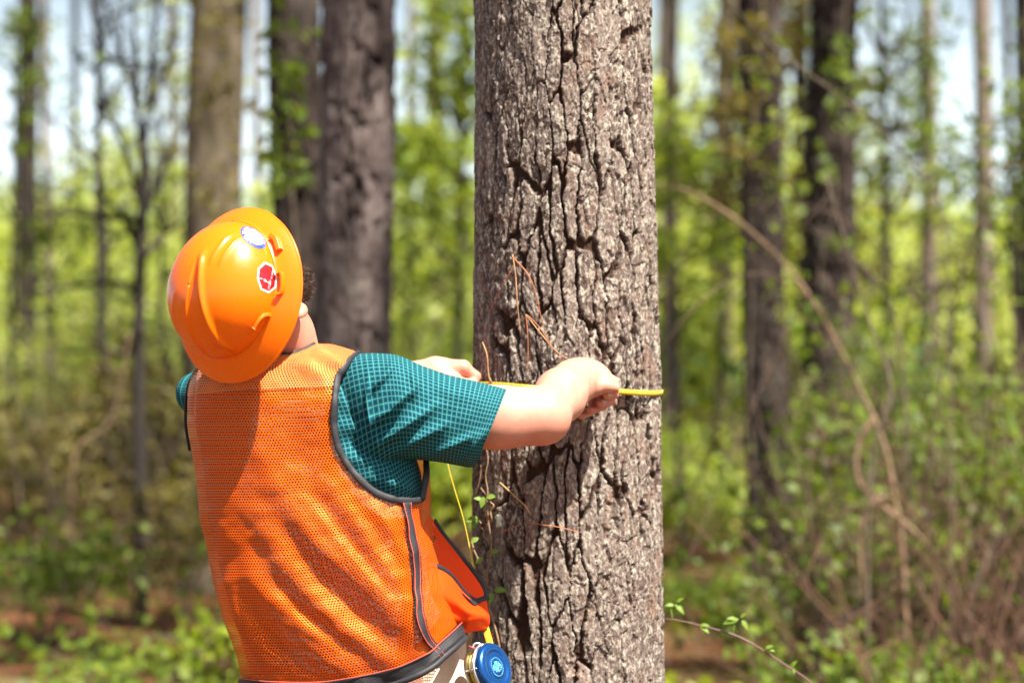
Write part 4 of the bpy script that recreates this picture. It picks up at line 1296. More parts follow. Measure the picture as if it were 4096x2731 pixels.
cane = thing("briar_cane", P(3700, 3700, 5.0) * (1, 1, 0), "slim reddish cane with new leaves reaching in front of the leaf litter to the trunk", "cane")
cp_ = cr([P(2620, 2470, 4.97), P(2700, 2478, 4.96), P(2800, 2500, 4.95), P(2930, 2536, 4.94), P(3020, 2580, 4.94), P(3120, 2645, 4.95), P(3250, 2735, 4.96), P(3480, 2950, 4.98), P(3640, 3300, 5.0), P(3690, 4200, 5.02)], 120)
cp_[:, 2] = np.maximum(cp_[:, 2], 0)
V, F = tube_arrays(cp_, np.linspace(.0012, .0032, 120), 8)
mk("stem", V, F, plain("reddish_cane", (.15, .075, .065), .5, var=.25, scale=40), cane)
for px, py, dx, dz, L in ((2690, 2478, -.1, 1, .036), (2698, 2420, -1, .1, .026), (2700, 2416, .7, -.6, .034), (2706, 2408, .6, .5, .022), (2800, 2500, .7, .1, .026), (2800, 2502, .5, -.3, .03), (2935, 2530, .1, 1, .03),
                          (2955, 2475, -1, -.15, .042), (2960, 2470, .5, .5, .022), (2965, 2476, .6, -.8, .032), (2950, 2478, -.6, .2, .03), (3060, 2592, .7, .35, .024), (3070, 2596, .8, -.1, .02), (3165, 2665, .6, .8, .022), (3175, 2670, .1, -.8, .016)):
    V, F = leaf_arrays(P(px, py, 4.94), np.array((dx, -.3, dz)), np.array((.1, -.7, .7)), L * .8, L * (.36 if abs(dz) < .9 or L < .03 else .1))
    mk("leaf", V, F, MAT_LEAF_NEAR, cane)
# ------------------------------------------------------------------ ground
gx = np.concatenate((-np.geomspace(400, 14, 14), np.linspace(-13, 13, 131), np.geomspace(14, 400, 14)))
gy = np.concatenate((np.linspace(-30, 1, 8), np.linspace(2, 40, 191), np.geomspace(42, 900, 18)))
GX, GY = np.meshgrid(gx, gy)
def gz(x, y):
    x = np.asarray(x, float); y = np.asarray(y, float)
    d = np.exp(-((x - .0) ** 2 + (y - 4.5) ** 2) / 4.)
    return ((fbm(x * .35 + 50, y * .35 + 50, 31, 3) - .5) * .22 + (fbm(x * 1.6 + 9, y * 1.6 + 9, 32, 3) - .5) * .06) * (1 - d)
GZ = gz(GX, GY)
m = M("pine_straw")
c = m.coord("Object")
n1 = m.noise(c, 2.2, 6, .65); n2 = m.noise(m.coord("Object", (30, 9, 1)), 3., 5, .7, 1.2); n3 = m.noise(c, .55, 4)
col = m.ramp(n2, [(.3, (.055, .022, .010)), (.5, (.135, .056, .024)), (.72, (.22, .105, .052))])
col = m.mix(m.ramp(n1, [(.52, (0, 0, 0)), (.68, (1, 1, 1))]), col, (0.0560, 0.0680, 0.0176))
col = m.mix(m.ramp(n3, [(.5, (0, 0, 0)), (.7, (1, 1, 1))]), col, (0.1760, 0.1320, 0.0600))
m.p(Base_Color=col, Roughness=.95)
m.b.inputs["Specular IOR Level"].default_value = .1
m.bump(n2, .8, .02)
g = mk("ground", np.stack((GX, GY, GZ), -1).reshape(-1, 3), grid_faces(*GX.shape), m.m)
tag(g, None, None, kind="structure")

# ------------------------------------------------------------------ leaves, twigs
LM_LIME = leaf_mat("lime_leaves", [(0.1659, 0.2488, 0.0208), (0.2488, 0.3318, 0.0332), (0.3153, 0.3650, 0.0497), (0.1991, 0.2986, 0.0249)], .45)
LM_GREEN = leaf_mat("green_leaves", [(0.0689, 0.1132, 0.0138), (0.1181, 0.1771, 0.0197), (0.1870, 0.2460, 0.0295), (0.0886, 0.1378, 0.0197)], .42)
LM_DEEP = leaf_mat("deep_leaves", [(0.0209, 0.0523, 0.0125), (0.0348, 0.0767, 0.0175), (0.0558, 0.1115, 0.0209)], .35)
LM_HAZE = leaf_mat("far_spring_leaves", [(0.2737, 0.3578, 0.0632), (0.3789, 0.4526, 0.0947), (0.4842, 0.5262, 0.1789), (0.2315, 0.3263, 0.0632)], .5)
LM_OLIVE = leaf_mat("olive_leaves", [(0.1087, 0.0959, 0.0256), (0.1663, 0.1375, 0.0384), (0.2111, 0.1791, 0.0576), (0.0959, 0.0959, 0.0224)], .45)
LM_BROWN = leaf_mat("dry_leaves", [(0.0605, 0.0368, 0.0194), (0.0950, 0.0562, 0.0303), (0.1210, 0.0821, 0.0476)], .3)
MT_TWIG = plain("grey_twig", (0.1200, 0.0900, 0.0630), .9, var=.4, scale=8, bump=0)
MT_TWIGD = plain("dark_twig", (.022, .016, .012), .9, var=.3, scale=8, bump=0)
MT_TAN = plain("tan_vine", (0.2160, 0.1404, 0.0810), .85, var=.25, scale=20, bump=.3)

def leaf_quads(cen, size, rng, up=.6, aspect=.62):
    n = len(cen)
    size = np.broadcast_to(size, (n,))[:, None]
    nr = norm(rng.normal(size=(n, 3)) + np.array((.15, -.35, up)))
    d = norm(np.cross(nr, rng.normal(size=(n, 3)))); s = np.cross(nr, d)
    q = size * .5
    V = np.stack((cen - d * q, cen + s * q * aspect - d * q * .15 + nr * q * .18, cen + d * q, cen - s * q * aspect - d * q * .15 + nr * q * .18), 1).reshape(-1, 3)
    return V, [np.arange(n * 4).reshape(-1, 4)]
def clumps(cc, rad, per, size, rng, up=.6):
    cc = np.asarray(cc, float); n = len(cc)
    rad = np.broadcast_to(rad, (n,))
    v = rng.normal(size=(n, per, 3)); v = v / np.linalg.norm(v, axis=2, keepdims=True) * rng.uniform(.15, 1, (n, per, 1)) ** .55
    p = cc[:, None] + v * rad[:, None, None] * np.array((1, 1, .75))
    p = p.reshape(-1, 3)
    return leaf_quads(p, size * rng.uniform(.6, 1.35, len(p)), rng, up)

def at(px, D, z=None):
    x = (px - 2048.) / FPX * D
    return np.array((x, D, float(gz(x, D)) if z is None else z))
def zpx(py, D): return CAMZ - (py - 1365.5) / FPX * D

# shared needle crown high above the frame
rng = np.random.default_rng(1)
cc = np.stack((rng.normal(0, 1.15, 150), rng.normal(0, 1.15, 150), rng.uniform(-1.8, 1.8, 150)), -1)
Vc, Fc = clumps(cc, .48, 9, .2, rng, .3)
CROWN = {}
def crown(parent, x, y, z, scale):
    if "m" not in CROWN:
        o = mk("crown", Vc, Fc, LM_DEEP)
        CROWN["m"] = o.data
    else:
        o = bpy.data.objects.new("crown", CROWN["m"]); C.objects.link(o)
    o.parent = parent
    o.location = Vector((x, y, z)) - parent.location
    o.scale = (scale, scale, scale); o.rotation_euler = (0, 0, x * 7)
    return o
crown(main_tree, 0.0, TREE_Y, 13.0, 1.15)

def trunk_arrays(x0, x1, y, r0, r1, H_, plates, seed, vis=4.2):
    z = np.concatenate((np.arange(-.1, vis, .014 if plates else .06), np.linspace(vis + .1, H_, 26)))
    nc = 120 if plates else 28
    a = np.linspace(0, 2 * np.pi, nc, endpoint=False)
    Z, A = np.meshgrid(z, a, indexing='ij')
    rr = r0 + (r1 - r0) * Z / H_ + .35 * r0 * np.exp(-np.clip(Z, 0, 9) / .22)
    if plates:
        Hh, _, _, pl_ = bark_height((A * r0 + seed) * .8, Z * .8, seed)
        rr = rr - .016 + Hh * .030
    rr = rr + r0 * .14 * (fbm(A * 1.3 + seed, Z * 1.7, seed, 3) - .5)
    cx = x0 + (x1 - x0) * Z / 3. + .25 * r0 * np.sin(Z * .9 + seed)
    cx = np.where(Z > 3.2, x0 + (x1 - x0) * 3.2 / 3. + (x1 - x0) * .33 * (Z - 3.2) / 3. + .25 * r0 * np.sin(Z * .9 + seed), cx)
    V = np.stack((cx + rr * np.cos(A), y + rr * np.sin(A), Z), -1).reshape(-1, 3)
    return V, [grid_faces(len(z), nc, wrap=True)], (cx[-1, 0], H_), ({"plate": pl_.ravel()} if plates else None)

BK_GREY = bark_mat("grey_brown_bark", (0.0392, 0.0294, 0.0266), (0.1050, 0.0812, 0.0742), (0.2100, 0.1708, 0.1568), lich_amt=.2, plates=(0.0084, 0.0056, 0.0049))
BK_DARK = bark_mat("dark_bark", (0.0104, 0.0072, 0.0064), (0.0288, 0.0208, 0.0176), (0.0640, 0.0496, 0.0416), lich_amt=.15)
BK_DARKP = bark_mat("dark_plated_bark", (0.0176, 0.0128, 0.0104), (0.0400, 0.0296, 0.0248), (0.0800, 0.0624, 0.0528), lich_amt=.2, plates=(0.0048, 0.0032, 0.0024))
BK_MOSS = bark_mat("mossy_bark", (.045, .035, .024), (.115, .090, .062), (.19, .155, .11), (.15, .155, .08), .5)
BK_PALE = bark_mat("pale_bark", (0.1014, 0.0741, 0.0546), (0.1794, 0.1404, 0.1092), (0.2574, 0.2184, 0.1794), lich_amt=.35)

def bg_tree(label, xt, xb, wpx, D, mat, plates=False, H_=13., seed=1, cz=None, group=None):
    """xt / xb: pixel columns of the stem at the top of the frame and at eye height minus a metre"""
    zt, zb = zpx(0, D), zpx(1900, D)
    Xt, Xb = at(xt, D)[0], at(xb, D)[0]
    sl = (Xt - Xb) / (zt - zb)
    x0 = Xb - sl * zb
    r = wpx / FPX * D / 2
    t = thing("pine_tree", (x0, D, float(gz(x0, D))), label, "tree", group)
    V, F, (cx, hz), at_ = trunk_arrays(x0, x0 + sl * 3, D, r * 1.02, r * .55, H_, plates, seed)
    mk("trunk", V, F, mat, t, attrs=at_)
    crown(t, cx, D, cz or H_ - 1.2, .72 + r * 1.5)
    return t

bg_tree("massive grey brown pine trunk rising right behind the hard hat", 1396, 1424, 304, 9.6, BK_GREY, True, 14, 5)
bg_tree("vine hung brown trunk touching the massive trunk behind the hard hat", 1200, 1214, 222, 11.2, BK_DARKP, True, 13, 8)
bg_tree("broad mossy tan trunk wrapped in fine tendrils, directly above the crown of the hard hat", 880, 885, 250, 14.5, BK_MOSS, False, 14, 3)
bg_tree("dark straight trunk with leafy ivy, nearest the frame edge beyond the bare forked sapling", 92, 128, 92, 22., BK_DARK, False, 13, 4)
bg_tree("thin pale grey trunk standing close beside the dark ivy trunk", 172, 205, 40, 20., BK_PALE, False, 9, 6)
bg_tree("slender dim trunk seen through lime leaves between the massive trunk and the measured pine", 1735, 1765, 74, 30., BK_MOSS, False, 13, 7)
bg_tree("dark two toned trunk first in line past the measured pine", 3058, 3085, 178, 12.2, BK_DARKP, True, 13, 9)
bg_tree("thick dark trunk second in line past the measured pine, behind the long tan vine", 3325, 3350, 205, 13., BK_DARKP, True, 13, 10)
bg_tree("pale leaning trunk half veiled by green foliage in bright sky", 3695, 3730, 72, 22., BK_PALE, False, 12, 11)
bg_tree("clean straight brown trunk standing free against the bright sky", 3928, 3922, 84, 19., BK_PALE, False, 12, 12)
bg_tree("dark trunk cut by the frame edge beside the free standing brown trunk", 4092, 4110, 74, 17., BK_DARK, False, 12, 13)
bg_tree("thin dark leaning stem between the two trunks against bright sky", 4020, 4085, 34, 16., BK_DARK, False, 9, 14)
bg_tree("pale buff stem with a flared foot low beside the measured pine", 2690, 2692, 66, 19., BK_PALE, False, 8, 15)
for k, (px_, D_, w_, lab_) in enumerate(((7400, 6.5, 330, "stout unseen pine added well aside of the measured pine to shade the undergrowth"), (6000, 10.5, 210, "unseen pine added aside of the brown tangle to shade the forest floor"), (5200, 15., 130, "slim unseen pine added for its shade, beyond the dark trunk at the frame edge"))):  # unseen pines added outside the frame so that their crowns shade the undergrowth
    bg_tree(lab_, px_, px_, w_, D_, BK_DARK, False, 12.5, 60 + k)
FAR = [(2660, 2668, 86, 34), (2905, 2900, 100, 28), (3190, 3196, 70, 30), (1020, 1030, 44, 40), (690, 700, 46, 36),
       (300, 310, 40, 38), (1640, 1645, 40, 42), (1850, 1845, 46, 37)]
for k, (xt, xb, w, D) in enumerate(FAR):
    bg_tree("blurred slim trunk deep in the wood, one of many standing far behind the rest", xt, xb, w, D, (BK_PALE, BK_MOSS, BK_GREY)[k % 3], False, 13, 20 + k, group="slim trunks deep in the wood")

# ------------------------------------------------------------------ saplings, shrubs
def branchy(base, h, rng, n=8, spread=.5, r=.012, lean=(0, 0)):
    """stem with side branches; returns polylines, radii, tip points"""
    base = np.asarray(base, float)
    st = cr([base, base + (lean[0] * .3 + rng.normal() * .03, rng.normal() * .03, h * .35), base + (lean[0] * .6, lean[1] * .6, h * .7), base + (lean[0], lean[1], h)], 20)
    L = [(st, np.linspace(r, r * .35, 20))]; tips = [st[-1]]
    for k in range(n):
        i = rng.integers(6, 19); p0 = st[i]; a = rng.uniform(0, 2 * np.pi); l = spread * rng.uniform(.5, 1.1) * (1.15 - i / 22.)
        d = np.array((math.cos(a), math.sin(a), rng.uniform(.2, 1.1)))
        q_ = cr([p0, p0 + d * l * .5 + rng.normal(size=3) * .04, p0 + d * l + (0, 0, -.08 * l)], 9)
        L.append((q_, np.linspace(r * .5, r * .15, 9))); tips += [q_[5], q_[-1]]
    return L, np.array(tips)

def shrub(name, label, px, D, h, w, nstem, per, size, mat, seed, tw=MT_TWIG, cat="shrub", rad=.16, up=.6, group=None, lo=0.25):
    rng = np.random.default_rng(seed)
    b_ = at(px, D)
    t = thing(name, b_, label, cat, group)
    arr, tips = [], []
    for k in range(nstem):
        o_ = b_ + (rng.normal() * w * .18, rng.normal() * w * .18, 0)
        L, tp = branchy(o_, h * rng.uniform(.6, 1.05), rng, 6, w * .5, .004 + .003 * h, (rng.normal() * w * .3, rng.normal() * w * .3))
        arr += [tube_arrays(p_, r_, 5) for p_, r_ in L]; tips.append(tp)
    tips = np.concatenate(tips); tips = tips[tips[:, 2] > b_[2] + h * lo]
    V, F = merge(arr); mk("stems", V, F, tw, t)
    V, F = clumps(tips, rad, per, size, rng, up); mk("foliage", V, F, mat, t)
    return t

def sapling(label, px, D, h, r, mat, lmat, seed, n=10, spread=.8, per=14, size=.07, lean=(0, 0), rad=.22, zmin=1.0, tw=MT_TWIGD, group=None):
    rng = np.random.default_rng(seed)
    b_ = at(px, D)
    t = thing("sapling", b_, label, "sapling", group)
    L, tips = branchy(b_, h, rng, n, spread, r, lean)
    V, F = merge([tube_arrays(p_, r_, 7) for p_, r_ in L[:1]]); mk("trunk", V, F, tw, t)
    arr = []
    for p_, r_ in L[1:]:
        arr.append(tube_arrays(p_, r_, 5))
        for k in range(4):
            q0 = p_[rng.integers(2, 9)]; dd = rng.normal(size=3) * .22 + (0, 0, .15)
            arr.append(tube_arrays(np.array([q0, q0 + dd * .5 + rng.normal(size=3) * .02, q0 + dd]), np.array([r * .16, r * .12, r * .07]), 4))
    V, F = merge(arr); mk("branches", V, F, tw, t)
    tips = tips[tips[:, 2] > zmin]
    if per:
        V, F = clumps(tips, rad, per, size, rng); mk("foliage", V, F, lmat, t)
    return t

# the dark forked sapling beyond the hat and its neighbours
fs = thing("sapling", at(560, 12.5), "dark bare sapling forking into fine upright twigs beside the hard hat", "sapling")
D = 12.5
def pp(px, py, dy=0.): return np.array(((px - 2048.) / FPX * (D + dy), D + dy, zpx(py, D + dy)))
def spline(pl, n=30): return cr([pp(*p) for p in pl], n)
V, F = tube_arrays(spline([(565, 2620), (562, 2100), (556, 1600), (560, 1100), (578, 700), (572, 600)], 50), np.linspace(.036, .026, 50), 9); mk("trunk", V, F, MT_TWIGD, fs)
rng = np.random.default_rng(77); arr = []
FORK = [[(574, 640), (540, 400), (500, 250), (450, 120), (410, -80)], [(574, 640), (590, 430), (610, 220), (630, 60), (640, -80)], [(540, 400), (545, 250), (535, 100), (545, -60)], [(565, 820), (510, 620), (440, 480), (400, 420)], [(562, 900), (640, 700), (700, 560), (760, 470)],
        [(590, 430), (660, 300), (700, 120), (690, -40)], [(500, 250), (430, 230), (380, 140)], [(560, 1000), (480, 850), (420, 800), (370, 780)], [(562, 1050), (650, 940), (720, 900)], [(558, 1180), (470, 1130), (330, 1140), (180, 1160), (60, 1190)], [(562, 880), (420, 870), (250, 850), (80, 872)], [(560, 1340), (500, 1420), (400, 1400), (240, 1410)]]
for k, pl in enumerate(FORK):
    s_ = spline([(x_, y_, rng.normal() * .12) for x_, y_ in pl], 22)
    arr.append(tube_arrays(s_, np.linspace(.019, .007, 22), 6))
    for _ in range(9):
        q0 = s_[rng.integers(4, 22)]; dd = np.array((rng.normal() * .16, rng.normal() * .12, abs(rng.normal()) * .22))
        arr.append(tube_arrays(np.array([q0, q0 + dd * .5 + rng.normal(size=3) * .03, q0 + dd]), np.array([.0045, .0035, .002]), 4))
V, F = merge(arr); mk("branches", V, F, MT_TWIGD, fs)

sapling("slim leaning sapling with crooked stem between thin pale trunk and bare forked sapling", 445, 15, 5.2, .034, None, LM_GREEN, 51, 12, .7, 5, .07, (-.15, 0))
sapling("lime leaved young tree right beside the upper trunk of the measured pine", 2740, 15, 2.75, .02, None, LM_LIME, 52, 16, .62, 34, .075, (-.1, 0), .20, 1.7)
sapling("tall leafy young tree covering the sky past the two dark trunks", 3540, 17, 5.2, .04, None, LM_GREEN, 53, 22, 1.0, 18, .085, (0, .2), .36, 1.8)
sapling("airy young tree with light leaves around the pale veiled trunk", 3700, 20, 4.6, .035, None, LM_GREEN, 54, 16, .95, 11, .09, (0, 0), .36, 1.4)
sapling("lime tree filling the gap left of the measured pine above head height", 1790, 19, 4.6, .04, None, LM_LIME, 55, 26, 1.0, 36, .10, (.2, 0), .38, 1.7)
sapling("second lime tree lower in the same gap, behind the tape hand", 1640, 23, 3.4, .035, None, LM_LIME, 56, 20, 1.1, 40, .11, (0, 0), .40, 1.0)
sapling("young tree with brownish spring leaves between the measured pine and the first dark trunk", 2850, 20, 5.4, .035, None, LM_OLIVE, 57, 26, 1.1, 34, .10, (.3, 0), .42, 1.5)
sapling("olive leaved young tree with bare lower twigs behind the two dark trunks", 3220, 21, 5.6, .04, None, LM_OLIVE, 58, 26, 1.2, 34, .10, (0, 0), .42, 1.3)
sapling("broad young tree of thin yellow green leaves beyond the bare forked sapling", 420, 26, 3.4, .04, None, LM_HAZE, 59, 20, 1.3, 30, .12, (0, 0), .5, 1.0)
sapling("feathery young tree next to the mossy tan trunk", 700, 19, 4.4, .03, None, LM_HAZE, 60, 22, .9, 16, .08, (-.2, 0), .32, 1.0)
sapling("small green sprig tree at the upper frame edge over the ivy trunk", 60, 18, 3.8, .025, None, LM_GREEN, 61, 12, .7, 16, .08, (0, 0), .28, 1.5)
sapling("dark green young tree at the frame edge past the sky trunks", 4130, 13, 3.0, .03, None, LM_GREEN, 62, 16, .7, 22, .075, (0, 0), .3, .8)
sapling("yellow leaved sprig just in front of the first dark trunk", 3000, 10.5, 2.7, .012, None, LM_LIME, 63, 9, .34, 5, .055, (.05, 0), .14, 1.4)

SH = [("leafy green shrub with bright tips low at the corner under the ivy trunk", 70, 11, .40, 1.0, 5, 4, .07, LM_GREEN, .16),
      ("knee high shrub with a few pale round leaves before the leaning worker's back", 330, 11.5, .5, .8, 4, 4, .07, LM_GREEN, .18),
      ("bright spring green low shrub nearest the camera by the frame corner", 330, 9.4, .24, .9, 4, 3, .065, LM_GREEN, .12),
      ("small lime shrub touching the worker's vest hem", 860, 9.8, .34, .5, 4, 5, .06, LM_LIME, .13),
      ("dim olive shrub around the foot of the bare forked sapling", 640, 12.2, .8, 1.1, 6, 12, .06, LM_OLIVE, .22),
      ("waist high brownish bush behind the vest's shaded edge", 760, 15, 1.3, 1.5, 7, 26, .07, LM_OLIVE, .28),
      ("wide olive bush at the foot of the ivy trunk", 120, 17, .8, 2.0, 7, 12, .085, LM_OLIVE, .3),
      ("tall yellowish bush between the pale thin trunk and the forked sapling", 380, 20, 1.75, 2.0, 8, 36, .09, LM_HAZE, .36),
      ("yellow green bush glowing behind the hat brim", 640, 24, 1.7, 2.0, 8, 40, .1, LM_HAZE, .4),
      ("round green bush at the foot of the massive trunk", 1560, 13, 1.2, 1.0, 7, 32, .075, LM_LIME, .24),
      ("lime bush in the gap below the tape hand", 1790, 14.5, 1.15, 1.0, 7, 34, .08, LM_LIME, .26),
      ("sunlit grassy green bush far down the gap beside the measured pine", 1700, 26, 1.9, 2.2, 9, 44, .11, LM_LIME, .4),
      ("yellow green bush right of the measured pine, low by the pale buff stem", 2740, 16.5, .8, .9, 6, 24, .07, LM_LIME, .22),
      ("tall lime bush behind the pale buff stem", 2760, 22, 1.7, 1.6, 8, 26, .1, LM_LIME, .4),
      ("lime bush glowing between the two dark trunks", 3215, 17, 1.9, .9, 7, 34, .08, LM_LIME, .3),
      ("small leafy shrub at the foot of the first dark trunk", 2970, 10.8, .45, .8, 6, 10, .06, LM_GREEN, .2),
      ("round leaved shrub around the loop of the tan vine", 3430, 9.6, .8, 1.0, 6, 9, .06, LM_GREEN, .2),
      ("dense green bush below the free standing brown trunk", 3930, 12, 1.5, 1.7, 9, 18, .065, LM_GREEN, .3),
      ("leafy green bush at the frame edge behind the brown tangle", 4060, 10.5, 1.3, 1.1, 8, 18, .06, LM_GREEN, .26),
      ("mid green bush behind the tan vine's upper arch", 3620, 15, 1.4, 1.6, 8, 13, .075, LM_DEEP, .32),
      ("pale tipped low shrub in the lower corner past the briar cane", 3950, 8.4, .30, .9, 7, 9, .055, LM_GREEN, .13),
      ("scattered bright shrub on the litter between the briar cane and the tangle", 3480, 8.2, .22, .9, 6, 6, .06, LM_GREEN, .11),
      ("small bright green shrub beside the foot of the measured pine", 2760, 8.3, .2, .5, 5, 7, .058, LM_LIME, .10),
      ("yellow shrub in the sunny clearing behind the pine's foot", 2820, 15.5, .55, 1.1, 7, 26, .07, LM_HAZE, .2)]
for k, (lab, px, D, h, w, ns, per, sz, mt, rd) in enumerate(SH):
    shrub("shrub", lab, px, D, h, w, ns, per, sz, mt, 100 + k, rad=rd)

# leaves clinging to the brown trunk beside the massive one
def ivy(label, px0, py0, py1, D, w, n, size, mat, seed):
    rng = np.random.default_rng(seed)
    t = thing("climbing_vine", at(px0, D), label, "vine")
    pts = cr([np.array(((px0 + rng.normal() * w * .4 - 2048) / FPX * D, D, zz)) for zz in np.linspace(float(gz(0, D)), zpx(py0, D) + .3, 9)], 60)
    V, F = tube_arrays(pts, .006, 5); mk("stem", V, F, MT_TWIG, t)
    cc = np.stack(((px0 + rng.normal(size=n) * w - 2048) / FPX * D, D - rng.uniform(0, .15, n), zpx(rng.uniform(py0, py1, n), D)), -1)
    V, F = clumps(cc, .07, 7, size, rng, .3); mk("foliage", V, F, mat, t)
ivy("leafy vine with bright leaves climbing the brown trunk next to the massive trunk", 1170, 0, 760, 10.4, 55, 30, .062, LM_GREEN, 5)
ivy("green ivy climbing the dark trunk nearest the frame edge", 100, 0, 620, 21.2, 45, 36, .09, LM_GREEN, 6)
ivy("thin leafed creeper hanging over the first dark trunk past the measured pine", 3020, 0, 700, 11.6, 70, 26, .06, LM_OLIVE, 7)
ivy("green creeper over the thick dark trunk behind the tan vine", 3350, 0, 1000, 12.4, 80, 26, .06, LM_GREEN, 8)
ivy("leaf veil on the pale leaning trunk in bright sky", 3700, 150, 900, 21.0, 50, 44, .09, LM_GREEN, 9)
ivy("fine brownish creeper over the mossy tan trunk", 900, 0, 900, 13.9, 80, 60, .05, LM_OLIVE, 10)

# woody vines and fallen branches on the camera's right
def vine_thing(label, D, pl, r0, r1, mat=MT_TAN, name="woody_vine", cat="vine", extra=()):
    """polyline of (px, py[, extra depth])"""
    w = lambda p: np.array(((p[0] - 2048.) / FPX * (D + (p[2] if len(p) > 2 else 0)), D + (p[2] if len(p) > 2 else 0), zpx(p[1], D + (p[2] if len(p) > 2 else 0))))
    pts = cr([w(p) for p in pl], 60)
    o_ = thing(name, (pts[-1][0], pts[-1][1], max(0, pts[-1][2])), label, cat)
    V, F = tube_arrays(pts, np.linspace(r0, r1, 60) * (1 + .15 * np.sin(np.arange(60) * 1.3)), 8); mk("stem", V, F, mat, o_)
    for pl2 in extra:
        V, F = tube_arrays(cr([w(p) for p in pl2], 40), np.linspace(r1, r1 * .8, 40), 8); mk("stem", V, F, mat, o_)
vine_thing("long tan vine arching down from the measured pine into a loop in the brown tangle", 8.8, [(2560, 730, .4), (2760, 770), (2960, 890), (3140, 1060), (3280, 1250), (3400, 1480), (3490, 1660), (3550, 1830), (3580, 2000), (3610, 2200), (3640, 2900)], .0045, .010,
           extra=[[(3500, 1660), (3440, 1760), (3425, 1890), (3480, 1985), (3580, 2060), (3680, 2150), (3760, 2260), (3830, 2400), (3850, 2500)], [(3560, 1990), (3500, 2000), (3455, 2070), (3440, 2180), (3450, 2400)]])
vine_thing("straight pale twig slanting across the thick dark trunk near the top", 8.5, [(2800, -150), (3000, 100), (3200, 270), (3420, 430), (3640, 640), (3760, 820), (3800, 1400), (3810, 2900)], .0035, .004, MT_TWIG)
vine_thing("forked grey twig crossing low over the thick dark trunk", 9.5, [(3330, 700), (3300, 800), (3230, 900), (3380, 1000), (3560, 1220), (3620, 1600), (3650, 2700)], .004, .006, MT_TWIG)
vine_thing("pair of tan stems rising behind the vine loop", 8.2, [(3300, 700), (3420, 1100), (3480, 1300), (3540, 1450), (3560, 1600), (3480, 1900), (3470, 2800)], .004, .006, MT_TWIG)
vine_thing("dead grey branch leaning in the tangle by the frame edge", 9., [(4000, 2130), (3940, 2250), (3890, 2380), (3860, 2560)], .013, .016, MT_TWIG, "fallen_branch", "branch")
vine_thing("dark fallen branch lying over the litter under the tangle", 8.8, [(3500, 2370), (3420, 2440), (3330, 2530), (3220, 2660)], .012, .015, MT_TWIGD, "fallen_branch", "branch")
vine_thing("pale fallen branch lying on the litter behind the worker's vest", 11.5, [(570, 2560), (640, 2545), (720, 2560), (780, 2590)], .011, .008, MT_TWIG, "fallen_branch", "branch")
vine_thing("pale curved twig standing before the forked sapling", 11.8, [(520, 1330), (480, 1560), (430, 1700), (300, 1830), (280, 2300)], .006, .008, MT_TAN)
vine_thing("dark twig hung with a drooping dead tuft between the pale trunk and the forked sapling", 16., [(20, 880), (200, 860), (270, 830), (420, 850), (540, 880)], .008, .006, MT_TWIGD, "fallen_branch", "branch", extra=[[(262, 770), (265, 900), (262, 1000)]])

# ------------------------------------------------------------------ uncountable growth
rng = np.random.default_rng(21)
# twiggy undergrowth
arr = []
def twigs(n, pxr, Dr, hr, mat_list, lean=.5, r=.004):
    for _ in range(n):
        D = rng.uniform(*Dr); px = rng.uniform(*pxr); b_ = at(px, D); h = rng.uniform(*hr)
        e = b_ + (rng.normal() * h * lean, rng.normal() * h * lean * .6, h)
        mid = (b_ + e) / 2 + rng.normal(size=3) * h * .12
        p_ = cr([b_, mid, e], 8); rr = r * rng.uniform(.6, 1.5) * (.6 + h * .35)
        mat_list.append(tube_arrays(p_, np.linspace(rr, rr * .4, 8), 4, cap=False))
        for k in range(2):
            q0 = p_[rng.integers(2, 7)]; dd = rng.normal(size=3) * h * .2 + (0, 0, h * .1)
            mat_list.append(tube_arrays(np.array([q0, q0 + dd * .5 + rng.normal(size=3) * h * .03, q0 + dd]), np.array([rr * .5, rr * .4, rr * .25]), 4, cap=False))
A1, A2, A3 = [], [], []
twigs(400, (-150, 1350), (13, 24), (.4, 2.0), A1, .35, .0042)
twigs(420, (3200, 4350), (8.8, 17), (.3, 1.5), A2, .55, .0048)
twigs(240, (3400, 4300), (7.8, 11), (.2, 1.0), A3, .6, .005)
twigs(200, (1500, 2000), (16, 30), (.5, 2.2), A1, .35, .004)
# long thin bines looping through the tangle
for _ in range(48):
    D = rng.uniform(8.6, 14); p0 = rng.uniform(3250, 4250); sgn = rng.choice((-1, 1)); hh_ = rng.uniform(.6, 2.3)
    b0 = at(p0, D); sp = rng.uniform(.3, 1.0) * sgn
    q_ = cr([b0, b0 + (sp * .1 + rng.normal() * .12, rng.normal() * .2, hh_ * .45), b0 + (sp * .5, rng.normal() * .3, hh_ * .9), b0 + (sp * 1.1 + rng.normal() * .15, rng.normal() * .3, hh_ * .85), b0 + (sp * 1.5, rng.normal() * .3, hh_ * .35)], 26)
    A2.append(tube_arrays(q_, np.linspace(.0045, .002, 26) * rng.uniform(.6, 1.3), 4, cap=False))
V, F = merge(A1); tag(mk("undergrowth_twigs", V, F, MT_TWIG), "fine grey twigs of the undergrowth", "undergrowth", kind="stuff")
V, F = merge(A2); tag(mk("undergrowth_stems", V, F, plain("brown_stems", (.095, .058, .038), .9, var=.4, scale=6, bump=0)), "brown dry stems of the tangle past the pine", "undergrowth", kind="stuff")
V, F = merge(A3); tag(mk("brush_tangle", V, F, plain("rust_brush", (.11, .055, .03), .9, var=.4, scale=6, bump=0)), "rust brown brush tangle on the forest floor", "brush", kind="stuff")
